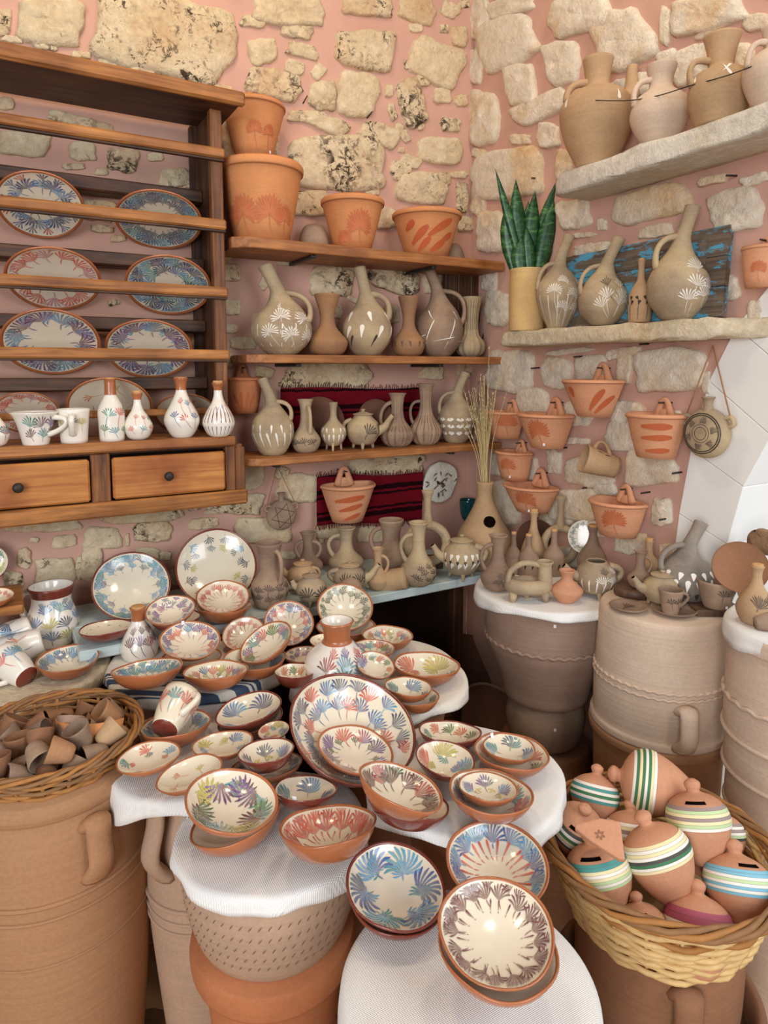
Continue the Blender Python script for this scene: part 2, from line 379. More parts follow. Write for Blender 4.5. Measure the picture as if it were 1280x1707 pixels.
# painted patterns of the glazed bowls: rings of (count, radius, length, strokes, spread in degrees, colours, stem, turn, curl)
P1 = lambda s: [PAL[k] for k in s.split()]
def pattern(p, spec, R, rng):
    for (n, rad, L, K, span, cols, stem, turn, curl) in spec:
        n = n if n < 7 else int(n*1.15); L *= 1.12; a0 = rng.uniform(0, 6.28); cc = [c.split('/') for c in cols.split()]
        for i in range(n):
            a = a0+2*math.pi*i/n+rng.uniform(-.08, .08); rr = rad*rng.uniform(.95, 1.05)*R
            c = [PAL[k] for k in cc[i % len(cc)]]
            p.fan(rr*math.cos(a), rr*math.sin(a), a+R_(turn)+rng.uniform(-.2, .2), K, R_(span), L*R, c, stem*R, curl)
PT = {
 'ringblue': [(15, .62, .26, 7, 100, 'blue sky gry', .12, 0, .2), (12, .8, .16, 6, 110, 'sky teal', .05, 0, .2)],
 'turq': [(14, .6, .24, 7, 110, 'teal sky', .12, 0, .3), (18, .8, .15, 5, 110, 'teal blue sky', .06, 20, .3)],
 'redring': [(15, .62, .22, 6, 80, 'red coral/pink red', .24, 0, .1), (12, .5, .12, 1, 10, 'grn gry', .18, 0, 0)],
 'purred': [(13, .6, .22, 6, 90, 'coral/red pur sky coral', .24, 0, .1), (13, .76, .2, 6, 100, 'pur blue/pur pur', .1, 0, .1)],
 'coralmix': [(14, .6, .24, 6, 80, 'coral sky/blue red/pink oli', .22, 0, .1), (9, .5, .14, 4, 60, 'grn oli', .1, 0, .1)],
 'multi': [(10, .58, .3, 9, 130, 'red/coral teal pur/pink grn', .15, 0, .2), (10, .8, .14, 5, 110, 'sky org', .05, 0, .2)],
 'purple': [(8, .5, .26, 8, 120, 'pur/pink pur gry/pur', .12, 30, .2), (10, .78, .17, 6, 110, 'pur gry', .05, 0, .2)],
 'green': [(15, .63, .2, 6, 90, 'dkg grn/gry dkg', .2, 0, .1), (14, .82, .12, 5, 100, 'grn dkg', .04, 0, .1)],
 'maroonring': [(15, .66, .22, 7, 100, 'mar', .14, 0, .25), (17, .5, .16, 1, 10, 'mar', .04, 0, 0), (17, .82, .15, 6, 90, 'mar', .05, 15, .25)],
 'maroon': [(11, .58, .3, 8, 110, 'mar/red mar mar/dkg', .2, 0, .2), (9, .78, .2, 7, 110, 'mar dkg red', .05, 0, .2)],
 'redpalm': [(12, .56, .3, 8, 110, 'red coral red/coral', .2, 0, .15), (14, .78, .19, 6, 90, 'red coral', .12, 0, .15), (11, .4, .14, 1, 10, 'red', .1, 0, 0)],
 'bigblue': [(6, .54, .4, 11, 170, 'blue/sky gry/blue sky/teal', .16, 20, .35), (6, .55, .25, 8, 120, 'teal sky', .1, 80, .3)],
 'bigmix': [(5, .78, .42, 9, 120, 'pur/mar grn/dkg oli/sky mar', .0, 170, .1), (5, .5, .36, 8, 120, 'mar/pur oli/yel teal/grn', .12, 20, .2), (5, .82, .3, 7, 120, 'teal/grn oli', .05, 190, .1)],
 'fewcol': [(5, .62, .26, 7, 120, 'coral teal red/coral grn sky', .12, 20, .2), (5, .62, .18, 6, 90, 'red grn/gry coral', .1, 200, .2)],
 'yelblue': [(4, .6, .3, 8, 130, 'oli/yel sky/blue', .16, 0, .2), (4, .55, .22, 7, 120, 'sky oli/yel', .1, 40, .2)],
 'faint': [(5, .5, .2, 4, 60, 'org oli/yel', .25, 40, .2)],
 'fan4': [(4, .52, .42, 11, 150, 'pur/blue teal/sky oli/yel coral/red', .16, 0, .3), (4, .58, .28, 8, 120, 'org/red pur/sky teal oli', .1, 160, .3)],
 'fan3': [(4, .5, .4, 11, 150, 'teal/sky navy/blue sky/blue teal/navy', .2, 0, .35)],
 'palm5': [(5, .5, .34, 9, 120, 'gry/pur pur/sky gry/navy', .24, 0, .1), (5, .5, .16, 3, 120, 'yel oli', .06, 180, 0)],
 'grnred': [(9, .62, .26, 7, 110, 'grn/dkg red/org teal/grn org', .12, 30, .3)],
 'bluered': [(12, .66, .3, 9, 120, 'sky/blue blue sky', .1, 0, .2), (18, .42, .26, 1, 10, 'red coral', .1, 0, 0), (8, .84, .14, 6, 100, 'blue sky', .0, 0, .2)],
 'bigbowl': [(16, .56, .17, 8, 120, 'blue/gry coral/red gry/blue sky/blue', .14, 0, .2), (17, .78, .17, 8, 120, 'gry/navy sky/blue coral/red navy/gry', .14, 0, .2)],
 'inner': [(7, .56, .32, 9, 110, 'pur/red red/coral pur pur/navy', .2, 0, .15), (7, .5, .18, 5, 80, 'dkg', .1, 0, .2)],
 'faintblue': [(18, .72, .22, 9, 110, 'sky teal sky/gry', .08, 0, .15), (17, .84, .12, 7, 110, 'sky gry', .0, 0, .15), (12, .6, .14, 7, 100, 'gry sky', .1, 0, .1)],
 'bigscatter': [(10, .82, .16, 6, 100, 'gry navy sky', .06, 190, .2), (10, .65, .14, 6, 100, 'oli gry navy/gry', .05, 150, .2)],
 'dots': [(12, .78, .11, 1, 10, 'navy red blue', 0, 90, 0)],
 'rackblue': [(11, 0.5, 0.26, 9, 150, 'blue/navy gry/sky', 0.2, 0, 0.3), (12, 0.72, 0.208, 4, 60, 'navy red blue', 0.12, 0, 0)],
 'rackdense': [(18, 0.66, 0.26, 9, 130, 'navy/blue gry teal/sky', 0.12, 0, 0.3), (18, 0.5, 0.208, 7, 110, 'gry navy/gry', 0.08, 0, 0.2), (14, 0.84, 0.117, 4, 90, 'teal navy', 0.02, 0, 0)],
 'rackpink': [(12, 0.62, 0.26, 7, 110, 'coral red/coral pink', 0.16, 0, 0.2), (10, 0.82, 0.156, 6, 100, 'pink coral', 0.04, 0, 0.2)],
 'rackscale': [(13, 0.62, 0.247, 10, 150, 'blue/navy teal/sky navy', 0.1, 20, 0.2), (8, 0.38, 0.247, 10, 150, 'sky/blue navy teal', 0.1, 20, 0.2), (14, 0.8, 0.182, 9, 140, 'navy sky', 0.05, 20, 0.2)],
 'rackpurple': [(9, 0.56, 0.338, 9, 130, 'pur/mar gry/sky pur/mar', 0.18, 0, 0.2), (9, 0.72, 0.234, 10, 160, 'gry/sky', 0.1, 60, 0.3)],
}
def place_disc(cx, cy, W, Hh, rot, sign=1):
    """normal of a round rim that shows as an ellipse W x Hh turned by rot, and its radius at unit depth"""
    d = ray(cx, cy); v = d.normalized(); a = R_(rot); x0, y0 = d.dot(RT), d.dot(UP)
    eu, em = (math.cos(a), -math.sin(a)), (math.sin(a), math.cos(a))
    m = UP*em[1]+RT*em[0]; m = (m-v*m.dot(v)).normalized()
    J = lambda q: (FPX*(q.dot(RT)-x0*q.dot(FW)), FPX*(q.dot(UP)-y0*q.dot(FW)))
    def ext(tau):
        n_ = (-v*math.cos(tau)+m*math.sin(tau)).normalized(); t1 = n_.orthogonal().normalized(); t2 = n_.cross(t1); A, B = J(t1), J(t2)
        f = lambda k: math.hypot(A[0]*k[0]+A[1]*k[1], B[0]*k[0]+B[1]*k[1]); return n_, f(eu), f(em)
    # the tilt at which the rim looks roundest, then bisect away from it
    best = max(range(-40, 41), key=lambda q: (lambda r: r[2]/r[1])(ext(R_(q)))); lo, hi = R_(best), R_(86)*sign
    for _ in range(40):
        mid = (lo+hi)/2; r = ext(mid)
        if r[2]/r[1] > Hh/W: lo = mid
        else: hi = mid
    r = ext(lo); return r[0].normalized(), W/2/r[1]
def frame(nrm, spin=0):
    q = Vector((0, 0, 1)).rotation_difference(nrm); return q.to_matrix() @ Matrix.Rotation(spin, 3, 'Z')
BOWLS = []; bowl_seed = [0]; LIFT = {20: .028, 19: .008, 25: .028, 22: .004, 32: .032, 33: .028, 40: .012, 34: .012, 42: .024, 35: .036, 39: .004, 49: .028, 53: .028, 48: .024, 50: .034, 55: .042, 56: .02, 57: .028, 59: .032, 60: .016, 62: .004, 69: .04, 36: .036, 64: .012, 70: .042, 52: .02, 65: .004}
def bowl(label, cx, cy, W, Hh, rot=0, tz=.7, lift=0, hb=.55, pat=None, body='bowlclay', glaze='cream', wob=.016, sign=1, sticker=False, plane=None, name='painted_bowl', cat='bowl', group=None, rb=.36, am=62, t=.05, spin=None):
    bowl_seed[0] += 1; lift += LIFT.get(bowl_seed[0], 0); rng = random.Random(bowl_seed[0]*7+3)
    nrm, RU = place_disc(cx, cy, W, Hh, rot, sign); A = R_(am)
    outer = []
    for i in range(8):
        a = A*i/7; outer.append((rb+(1-rb)*math.sin(a)/math.sin(A), hb-hb*(math.cos(a)-math.cos(A))/(1-math.cos(A))))
    def low(c, R):
        s_ = math.sqrt(max(0, 1-nrm.z**2)); o = c-nrm*(hb*R)
        return min(o.z+nrm.z*z*R-s_*r*R for r, z in outer)
    d = ray(cx, cy)
    if plane: c = hit(cx, cy, *plane)
    else:
        lo, hi = .3, 3.5
        for _ in range(50):
            mid = (lo+hi)/2; c = CAM+d*mid
            if low(c, RU*mid) > tz+lift: lo = mid
            else: hi = mid
        c = CAM+d*lo
    R = RU*depth(c); th = t*R
    e = [rng.uniform(0, 6.28) for _ in range(4)]
    def df(x, y, z):
        an = math.atan2(y, x); k = (z/(hb*R))**2 if z > 0 else 0
        f = 1+wob*k*(.6*math.sin(3*an+e[0])+.4*math.sin(5*an+e[1])); return (x*f, y*f, z+wob*R*k*(.9*math.sin(2*an+e[2])+.6*math.sin(5*an+e[3])))
    prof = [(r*R, z*R) for r, z in outer]
    inner = lambda r: (lambda a: hb*R-(hb*R-th)*(math.cos(a)-math.cos(A))/(1-math.cos(A)))(math.asin(min(1, r/(R-th))*math.sin(A)))
    lip = [(R*.995, hb*R+th*.35), (R-th*.5, hb*R+th*.5), (R-th*1.0, hb*R+th*.1), (R-th*1.5, inner(R-th*1.5)-.0005)]
    BOWLS.append((bowl_seed[0], cy, label))
    root = thing(name, label, cat, c-nrm*(hb*R), frame(nrm, rng.uniform(0, 6.28) if spin is None else spin), group)
    V, F = lathe(prof+lip, 44, True, False, 1, df); mk('body', V, F, M[body], root)
    gp = [(max((R-th*1.12)*q, .0004), 0) for q in (1, .95, .88, .78, .66, .52, .38, .24, .1, .004)]
    gp = [(r, inner(r)) for r, _ in gp]; V, F = lathe(gp, 44, False, True, 0, df); F = [tuple(reversed(f)) for f in F]
    mk('glaze', V, F, M[glaze], root)
    if pat:
        def mp(x, y):
            r = math.hypot(x, y); lim = (R-th)*.965
            if r > lim: x, y, r = x*lim/r, y*lim/r, lim
            q = df(x, y, inner(r)); sh = 1-.0009/max(r, .01); return (q[0]*sh, q[1]*sh, q[2]+.0009)
        p = Paint(mp, seed=bowl_seed[0]); pattern(p, PT[pat], R, rng); p.make('painted_pattern', M['paint'], root)
    if sticker:
        sv = frame(nrm).inverted() @ UP; an = math.atan2(sv.y, sv.x)-(0 if spin is None else spin)
        lm = root.matrix_world.to_3x3().inverted() @ UP; an = math.atan2(lm.y, lm.x)+.15; q = R*.9; zz = inner(q)+.002
        V, F = box(-.0035, .0035, -.0004, .0004, -.0045, .0045, .0003); o = fixn(mk('price_sticker', V, F, M['sticker'], root, smooth=False)); o.location = (q*math.cos(an), q*math.sin(an), zz+.003); o.rotation_euler = (R_(20), 0, an+math.pi/2)
    return root, c, R, nrm

# ---------------------------------------------------------------- thrown vessels
PF = dict(
 bent=[(0, 0, .42), (0, .05, .62), (0, .16, .92), (0, .27, 1), (0, .38, .95), (0, .49, .74), (-.03, .58, .48), (-.08, .67, .32), (-.14, .75, .245), (-.3, .86, .225), (-.5, 1, .25)],
 bentslim=[(0, 0, .5), (0, .06, .68), (0, .2, .92), (0, .34, 1), (0, .46, .9), (0, .57, .6), (-.02, .65, .38), (-.07, .72, .29), (-.16, .8, .25), (-.32, .9, .23), (-.5, 1, .25)],
 vase=[(0, 0, .55), (0, .05, .82), (0, .16, 1), (0, .26, .98), (0, .38, .66), (0, .48, .44), (0, .6, .37), (0, .74, .42), (0, .88, .55), (0, 1, .66)],
 flute=[(0, 0, .5), (0, .06, .85), (0, .15, 1), (0, .25, .95), (0, .36, .6), (0, .5, .5), (0, .7, .52), (0, .86, .62), (0, 1, .78)],
 ewer=[(0, 0, .55), (0, .06, .8), (0, .18, 1), (0, .28, .98), (0, .4, .68), (0, .5, .46), (0, .64, .36), (0, .8, .36), (0, .93, .44), (0, 1, .56)],
 wide=[(0, 0, .62), (0, .08, .85), (0, .25, 1), (0, .38, .95), (0, .5, .66), (0, .62, .5), (0, .8, .54), (0, 1, .72)],
 bottle=[(0, 0, .8), (0, .04, .94), (0, .25, 1), (0, .45, .95), (0, .58, .66), (0, .68, .36), (0, .8, .28), (0, .92, .27), (0, 1, .33)],
 gourd=[(0, 0, .5), (0, .06, .76), (0, .22, 1), (0, .34, .98), (0, .5, .72), (0, .64, .42), (0, .78, .28), (0, .9, .27), (0, 1, .38)],
 teapot=[(0, .1, .4), (0, .16, .7), (0, .38, .98), (0, .5, 1), (0, .66, .88), (0, .78, .6), (0, .84, .52)],
 squat=[(0, 0, .45), (0, .08, .65), (0, .32, 1), (0, .44, .96), (0, .6, .6), (0, .72, .38), (0, .85, .38), (0, 1, .52)],
 cup=[(0, 0, .62), (0, .1, .68), (0, .5, .84), (0, 1, 1)],
 cyl=[(0, 0, .92), (0, .05, .98), (0, .5, 1), (0, .85, .98), (0, .92, .96), (0, 1, 1)],
 pot=[(0, 0, .64), (0, .1, .68), (0, .5, .83), (0, .9, .97), (0, .92, 1), (0, 1, 1)],
 jarbig=[(0, 0, .48), (0, .06, .56), (0, .22, .8), (0, .45, 1), (0, .58, .98), (0, .68, .8), (0, .73, .55), (0, .78, .36), (0, .86, .37), (0, 1, .48)],
 udu=[(0, 0, .6), (0, .08, .85), (0, .22, 1), (0, .38, .9), (0, .55, .62), (0, .7, .4), (0, .84, .27), (0, 1, .3)],
 conicpot=[(0, 0, 1), (0, .3, .7), (0, .6, .4), (0, .85, .3), (0, 1, .36)],
)
HB = Matrix((RT, Vector((FW.x, FW.y, 0)).normalized(), Vector((0, 0, 1)))).transposed()
def stand(px, by, W, secs, place):
    if place[0] == 'z':
        v = ray(px, by).normalized(); return hit(px, by+secs[0][2]*W/2*v.z, 2, place[1])
    ax = 1 if place[0] == 'b' else 0
    p = hit(px, by, ax, -place[1]); p.z = place[2]; return p
def vessel(name, label, cat, px, by, H, W, pf, place, mat='grey', lean=1, yaw=0, handle=None, handle2=None, spout=None, deco=None, lid=False, cork=None, feet=False, paint='slip', n=36, neck=None, rib=0, rot=None, at=None, group=None, th=.09, inner=.5, sticker=False, ground=None, foot=False, neckmat='bowlclay'):
    secs = PF[pf] if isinstance(pf, str) else pf
    base = Vector(at) if at else stand(px, by, W, secs, place); s = scl(base); w2, h = W/2*s, H*s
    root = thing(name, label, cat, base, rot if rot is not None else HB @ Matrix.Rotation(R_(yaw), 3, 'Z'), group)
    so = crom([(cx*w2*lean, cz*h, r*w2) for cx, cz, r in secs], 4)
    zmax = so[-1][1]; t = th*w2
    lip = [(so[-1][0], zmax+t*.25, so[-1][2]-t*.5)]
    inn = [(c, z, max(r-t, .001)) for c, z, r in reversed(so) if z > inner*zmax] or []
    ss = so+lip+inn
    V = ring_verts(ss, n)
    if rib:
        V = [(x*(1+rib*math.cos(12*math.atan2(y, x))), y*(1+rib*math.cos(12*math.atan2(y, x))), z) if z < .9*zmax else (x, y, z) for x, y, z in V]
    F = rings_faces(len(ss), n, True, True)
    mk('body', V, F, M[mat], root)
    def at_h(f):
        z = f*h
        for a, b in zip(so, so[1:]):
            if a[1] <= z <= b[1]:
                q = (z-a[1])/max(b[1]-a[1], 1e-9); return a[0]+(b[0]-a[0])*q, a[2]+(b[2]-a[2])*q
        return (so[0][0], so[0][2]) if z < so[0][1] else (so[-1][0], so[-1][2])
    for hd in (handle, handle2):
        if not hd: continue
        sd, h1, h2, bul = hd[:4]; rise = hd[4] if len(hd) > 4 else .03; hr = (hd[5] if len(hd) > 5 else .1)*w2
        c1, r1 = at_h(h1); c2, r2 = at_h(h2); b = bul*w2
        z1, z2 = h1*h, h2*h; dz = z1-z2; mx = max(sd*c1+r1, sd*c2+r2*.6)
        x1, x2 = sd*c1+r1-t, sd*c2+r2-t*.8; B_ = max(mx+b-(x1+x2)/2, b); pts = []
        for q in range(9):
            f = q/8; pts.append((sd*(x1+(x2-x1)*f+B_*math.sin(math.pi*min(1, f**.85))**.8), 0, z1-dz*f**1.25+rise*h*1.6*math.sin(math.pi*f)*(1-f)))
        V, F = tube(pts, [hr*1.2, hr*1.05, hr, hr*.95, hr*.95, hr*.95, hr, hr*1.1, hr*1.3], 8, 1.3, 2, side=(0, 1, 0)); mk('handle', V, F, M[mat], root)
    if spout:
        sd, h0, ln, rise = spout[:4]; c0, r0 = at_h(h0); l = ln*w2
        pts = [(sd*(r0*.7), 0, h0*h), (sd*(r0+l*.3), 0, h0*h+rise*h*.25), (sd*(r0+l*.7), 0, h0*h+rise*h*.7), (sd*(r0+l), 0, h0*h+rise*h)]
        V, F = tube(pts, [w2*.34, w2*.24, w2*.16, w2*.15], 12, 1, 4, side=(0, 1, 0)); mk('spout', V, F, M[mat], root)
        V, F = tube([(sd*(r0+l*.99), 0, h0*h+rise*h*.99), (sd*(r0+l*1.02), 0, h0*h+rise*h*1.02)], [w2*.1, w2*.1], 10, 1, 0, side=(0, 1, 0)); mk('spout_mouth', V, F, M['dark'], root)
    if feet:
        for k in range(3):
            a = R_(-90+120*k); r = .55*w2
            V, F = tube([(r*math.cos(a)*1.25, r*math.sin(a)*1.25, 0), (r*math.cos(a)*1.15, r*math.sin(a)*1.15, .1*h), (r*math.cos(a), r*math.sin(a), .24*h)], [.07*w2, .11*w2, .16*w2], 10, 1, 3); mk('foot', V, F, M[mat], root)
    if lid:
        rt = so[-1][2]
        V, F = lathe([(rt*1.1, zmax+t*.3), (rt*1.18, zmax+t*.9), (rt*.9, zmax+.05*h), (rt*.3, zmax+.09*h), (.0005, zmax+.095*h)], 28, True, True); l = mk('lid', V, F, M[mat], root)
        V, F = lathe([(rt*.2, zmax+.08*h), (rt*.17, zmax+.1*h), (rt*.27, zmax+.13*h), (rt*.24, zmax+.155*h), (.0005, zmax+.165*h)], 16, True, True); mk('knob', V, F, M[mat], l)
    if foot:
        V, F = lathe([(secs[0][2]*w2*.3, -.0012), (secs[0][2]*w2*.985, -.0012), (secs[0][2]*w2*1.005, .0), (secs[0][2]*w2*1.012, h*.05)], n, True, False, 0); mk('foot', V, F, M['reddark'], root)
    if cork:
        rt = so[-1][2]*.82; ch = cork*w2
        V, F = lathe([(rt*.9, zmax-ch), (rt, zmax), (rt, zmax+ch*.7), (rt*.8, zmax+ch*.8), (.0005, zmax+ch*.8)], 18, True, True, 1); mk('cork', V, F, M['cork'], root)
    if neck:   # a coloured glaze over the neck
        V = ring_verts([(c, z, r+.0005) for c, z, r in so if z > neck*h]+[(lip[0][0], lip[0][1]+.0006, lip[0][2])], n); k = len(V)//n
        mk('neck_glaze', V, rings_faces(k, n), M[neckmat], root)
    if deco:
        rng = random.Random(int(px*13+by)); rm = w2*.9
        def mp(a, b):
            c, r = at_h(min(max(b/h, .01), .99)); th_ = -math.pi/2+a/rm; return (c+(r+.0008)*math.cos(th_), (r+.0008)*math.sin(th_), b)
        p = Paint(mp, ground or lin('#a58a72'), int(px))
        for d in deco:
            if d[0] == 'F':
                _, k, hf, L, K, span, cols, stem = d[:8]; k = int(k*1.3); L *= 1.35; ang = d[8] if len(d) > 8 else 90
                cc = [c.split('/') for c in cols.split()]; o = rng.uniform(-.5, .5)
                for i in range(k):
                    a = rm*(2*math.pi*(i+o)/k)
                    if abs(a) > rm*2.2: continue
                    p.fan(a, (hf+rng.uniform(-.035, .035))*h, R_(ang+rng.uniform(-25, 25)), K, R_(span), L*w2, [PAL[c] for c in cc[i % len(cc)]], stem*h, .1)
            elif d[0] == 'L':
                _, k, h0, h1, wd, col = d
                for i in range(k):
                    a = rm*2*math.pi*(i+.3)/k-rm*math.pi
                    if abs(a) > rm*2.2: continue
                    p.stroke([(a+q*rm*.06, h*(h0+(h1-h0)*q)) for q in (0, .25, .5, .75, 1)], wd*w2, PAL[col], PAL[col], .5)
            elif d[0] == 'P':     # single petals
                _, k, hf, L, wd, ang, col = d; k = int(k*1.35)
                for i in range(k):
                    a = rm*2*math.pi*(i+.2)/k-rm*math.pi
                    if abs(a) > rm*2.2: continue
                    an = R_(ang+rng.uniform(-14, 14)); l = L*w2
                    p.stroke([(a+l*q*math.cos(an), hf*h+l*q*math.sin(an)) for q in (0, .2, .4, .6, .8, .9, 1)], wd*1.4*w2, PAL[col], PAL[col], .1, .35)
        p.make('painted_pattern', M[paint], root)
    if sticker:
        V, F = box(-.0032, .0032, -.0006, .0006, -.004, .004, .0003); o = fixn(mk('price_sticker', V, F, M['sticker'], root, smooth=False)); c, r = at_h(sticker); a = R_(-70); o.location = (r*math.cos(a)*1.012, r*math.sin(a)*1.012, sticker*h); o.rotation_euler = (0, 0, a+math.pi/2)
    return root

WALLB = Matrix(((1, 0, 0), (0, 1, 0), (0, 0, 1)))

WALLR = Matrix(((0, 1, 0), (-1, 0, 0), (0, 0, 1)))      # local x runs along -y, local y into the wall
def hanging_pot(label, wall, cx, ry, W, H, br, motif, loop=.28, mat='hangclay', name='hanging_pot', sticker=None, nail=True, d0=.02):
    ax, rot = (1, WALLB) if wall == 'b' else (0, WALLR)
    R = 0
    for _ in range(4):
        c = hit(cx, ry, ax, -(d0+.32*R)); sx = scl(c)
        # width of the rim runs along the wall; the foreshortening is measured at the place itself
        dv = rot @ Vector((1, 0, 0)); p0, p1 = c-dv*.05, c+dv*.05
        u = lambda p: FPX*(p-CAM).dot(RT)/depth(p)
        k = abs(u(p1)-u(p0))/.1; kb = 1/sx; k = max(k, .8*kb); R = W/2/k
    h = H*sx; base = c-Vector((0, 0, h))
    root = thing(name, label, 'hanging pot', base, rot)
    fl = lambda x, y, z: (x, y if y < 0 else y*.32, z)
    prof = [(br*R, 0), (R*(br+(1-br)*.5), h*.5), (R*.94, h*.9), (R*.985, h*.93), (R, h*.97), (R*.97, h), (R*.9, h*.985), (R*(br+(1-br)*.5)*.88, h*.5), (br*R*.8, h*.12)]
    V, F = lathe(prof, 40, True, True, 2, fl); mk('body', V, F, M[mat], root)
    if loop:
        lh = max(.46, loop*1.6)*R; lw = R*.185; y = R*.22
        V, F = tube([(-lw*1.35, y, h*.93), (-lw*.95, y, h+lh*.35), (-lw*.55, y, h+lh*.78), (0, y, h+lh*.93), (lw*.55, y, h+lh*.78), (lw*.95, y, h+lh*.35), (lw*1.35, y, h*.93)], [lw*.8, lw*.6, lw*.5, lw*.48, lw*.5, lw*.6, lw*.8], 10, .8, 4, side=(0, 1, 0)); mk('loop_handle', V, F, M[mat], root)
        V, F = tube([(0, y+.002, h*.9), (0, y+.002, h+lh*.1), (0, y+.002, h+lh*.34)], [lw*1.7, lw*1.35, lw*.9], 12, 1, 3, side=(1, 0, 0)); V = [(p_[0], y+.002+(p_[1]-y-.002)*.45, p_[2]) for p_ in V]; mk('handle_root', V, F, M[mat], root)
        if nail:
            V, F = tube([(0, R*.32+.04, h+lh*.72), (0, y-.022, h+lh*.75)], .0022, 6, 1, 0, side=(1, 0, 0)); mk('nail', V, F, M['iron'], root)
    def mp(a, b):
        q = b/h; r = R*(br+(1-br)*min(max(q, 0), .93))*.985+.0022; t = -math.pi/2+a/(R*.9); x, y, z = r*math.cos(t), r*math.sin(t), b; return fl(x, y, z)
    p = Paint(mp, lin('#dd9466'), int(cx)); L = PAL['leaf']
    tm_ = .62 if wall == 'r' else -.25
    for m_ in motif:
        if m_[0] == 'leaf':
            _, a, z, l, wd, an = m_; a += tm_; an = R_(an); a *= R; l *= R
            p.stroke([(a+l*q*math.cos(an), z*h+l*q*math.sin(an)) for q in (0, .15, .3, .45, .6, .75, .88, 1)], wd*1.7*R, mixc(L, p.g, .1), mixc(L, p.g, .05), .25, .5)
        else:
            _, a, z, l, span = m_; a += tm_; p.fan(a*R, z*h, R_(90+random.Random(int(cx)).uniform(-12, 12)), 17, span, l*R, [mixc(L, p.g, .15)], z*h*.85, 0, .75)
    p.make('painted_pattern', M['slip'], root)
    if sticker:
        V, F = box(-.0032, .0032, -.0006, .0006, -.004, .004, .0003); o = fixn(mk('price_sticker', V, F, M['sticker'], root, smooth=False)); o.location = mp(sticker[0]*R, sticker[1]*h); t = sticker[0]/.9; o.rotation_euler = (0, 0, t)
    return root

def cloth(label, c, r, drop, mat, seed=1, fringe=False, name='cloth', sq=0, lumps=.0012):
    rng = random.Random(seed); n = 84; V = []; ph = [rng.uniform(0, 6.28) for _ in range(5)]
    dz = lambda t: drop*(1+.35*math.sin(2*t+ph[0])+.3*math.sin(4*t+ph[1]))
    rr = lambda t: r*(1+sq*math.cos(4*t+ph[2]))
    secs = [(.02, 0), (.3, 0), (.6, 0), (.85, 0), (.96, 0), (1, -.03), (1.015, -.15), (1.02, -.4), (1.025, -.7), (1.03, -1)]
    for f, q in secs:
        for j in range(n):
            t = 2*math.pi*j/n; fold = .018*(-q)*(math.sin(9*t+ph[3])+.6*math.sin(15*t+ph[4]))
            x, y = rr(t)*(f+fold)*math.cos(t), rr(t)*(f+fold)*math.sin(t)
            z = q*dz(t)+(lumps*noise.noise(Vector((x*14, y*14, seed))) if q > -.1 else 0)
            V.append((x, y, z))
    F = rings_faces(len(secs), n, True)
    root = thing(name, label, 'cloth', c); o = mk('fabric', V, F, M[mat], root)
    md = o.modifiers.new('thickness', 'SOLIDIFY'); md.thickness = .003; md.offset = -1
    if fringe:
        Vf, Ff = [], []
        for k in range(26):
            j = (58+k) % n; p = Vector(V[-n+j]); a = tube([p, p+Vector((rng.uniform(-.004, .004), rng.uniform(-.004, .004), -.012)), p+Vector((rng.uniform(-.006, .006), rng.uniform(-.006, .006), -.026))], .0011, 5, 1, 2)
            Vf, Ff = join((Vf, Ff), a)
        mk('fringe', Vf, Ff, M[mat], root, kind='stuff')
    return root
def bigjar(name, label, cat, c, z0, prof, mat, rings=(), wavy=(), handles=(), n=64, dashes=(), cap=True, sticker=None, group=None):
    """prof (r, z) in metres from z0 up, closed on top"""
    root = thing(name, label, cat, (c[0], c[1], z0), None, group)
    V, F = lathe(prof, n, True, cap, 4); mk('body', V, F, mat, root)
    pp = crom([(r, z) for r, z in prof], 4)
    def ra(z):
        for a, b in zip(pp, pp[1:]):
            if a[1] <= z <= b[1]: return a[0]+(b[0]-a[0])*(z-a[1])/max(1e-9, b[1]-a[1])
        return pp[-1][0]
    for z, rr in rings:
        V, F = tube([((ra(z)+rr*.2)*math.cos(t), (ra(z)+rr*.2)*math.sin(t), z) for t in [2*math.pi*j/40 for j in range(40)]], rr, 8, 1, 2, True); mk('raised_band', V, F, mat, root)
    for z, rr, k in wavy:
        pts = [((ra(z)+rr*.3)*math.cos(t), (ra(z)+rr*.3)*math.sin(t), z+rr*.45*math.sin(k*t)) for t in [2*math.pi*j/(k*6) for j in range(k*6)]]
        V, F = tube(pts, rr, 6, 1, 0, True); mk('rope_band', V, F, mat, root)
    for az, z1, z2, out, hr in handles:
        a = R_(az); u = Vector((math.cos(a), math.sin(a), 0)); sd = Vector((-u.y, u.x, 0)); Z = Vector((0, 0, 1))
        V, F = tube([u*(ra(z1)-.006)+Z*z1, u*(ra(z1)+out*.8)+Z*(z1+.012), u*(ra(z1)+out)+Z*(z1*.75+z2*.25), u*(ra(z2)+out*.75)+Z*(z1*.35+z2*.65), u*(ra(z2)-.004)+Z*z2], [hr*1.2, hr, hr*.95, hr, hr*1.3], 10, 1.9, 4, side=sd); mk('handle', V, F, mat, root)
    if dashes:
        p = Paint(lambda a, b: ((ra(b)+.0012)*math.cos(a), (ra(b)+.0012)*math.sin(a), b), lin('#c9a288'), 3)
        for z, k in dashes:
            for i in range(k):
                a = 2*math.pi*i/k; p.stroke([(a, z), (a+.02, z+.0035), (a+.035, z+.006)], .0015, lin('#7d5641'), lin('#8a6350'), .8)
        p.make('incised_dashes', M['slip'], root)
    if sticker:
        a, z = R_(sticker[0]), sticker[1]; V, F = box(-.0032, .0032, -.0006, .0006, -.004, .004, .0003); o = fixn(mk('price_sticker', V, F, M['sticker'], root, smooth=False)); o.location = ((ra(z)+.001)*math.cos(a), (ra(z)+.001)*math.sin(a), z); o.rotation_euler = (0, 0, a+math.pi/2)
    return root
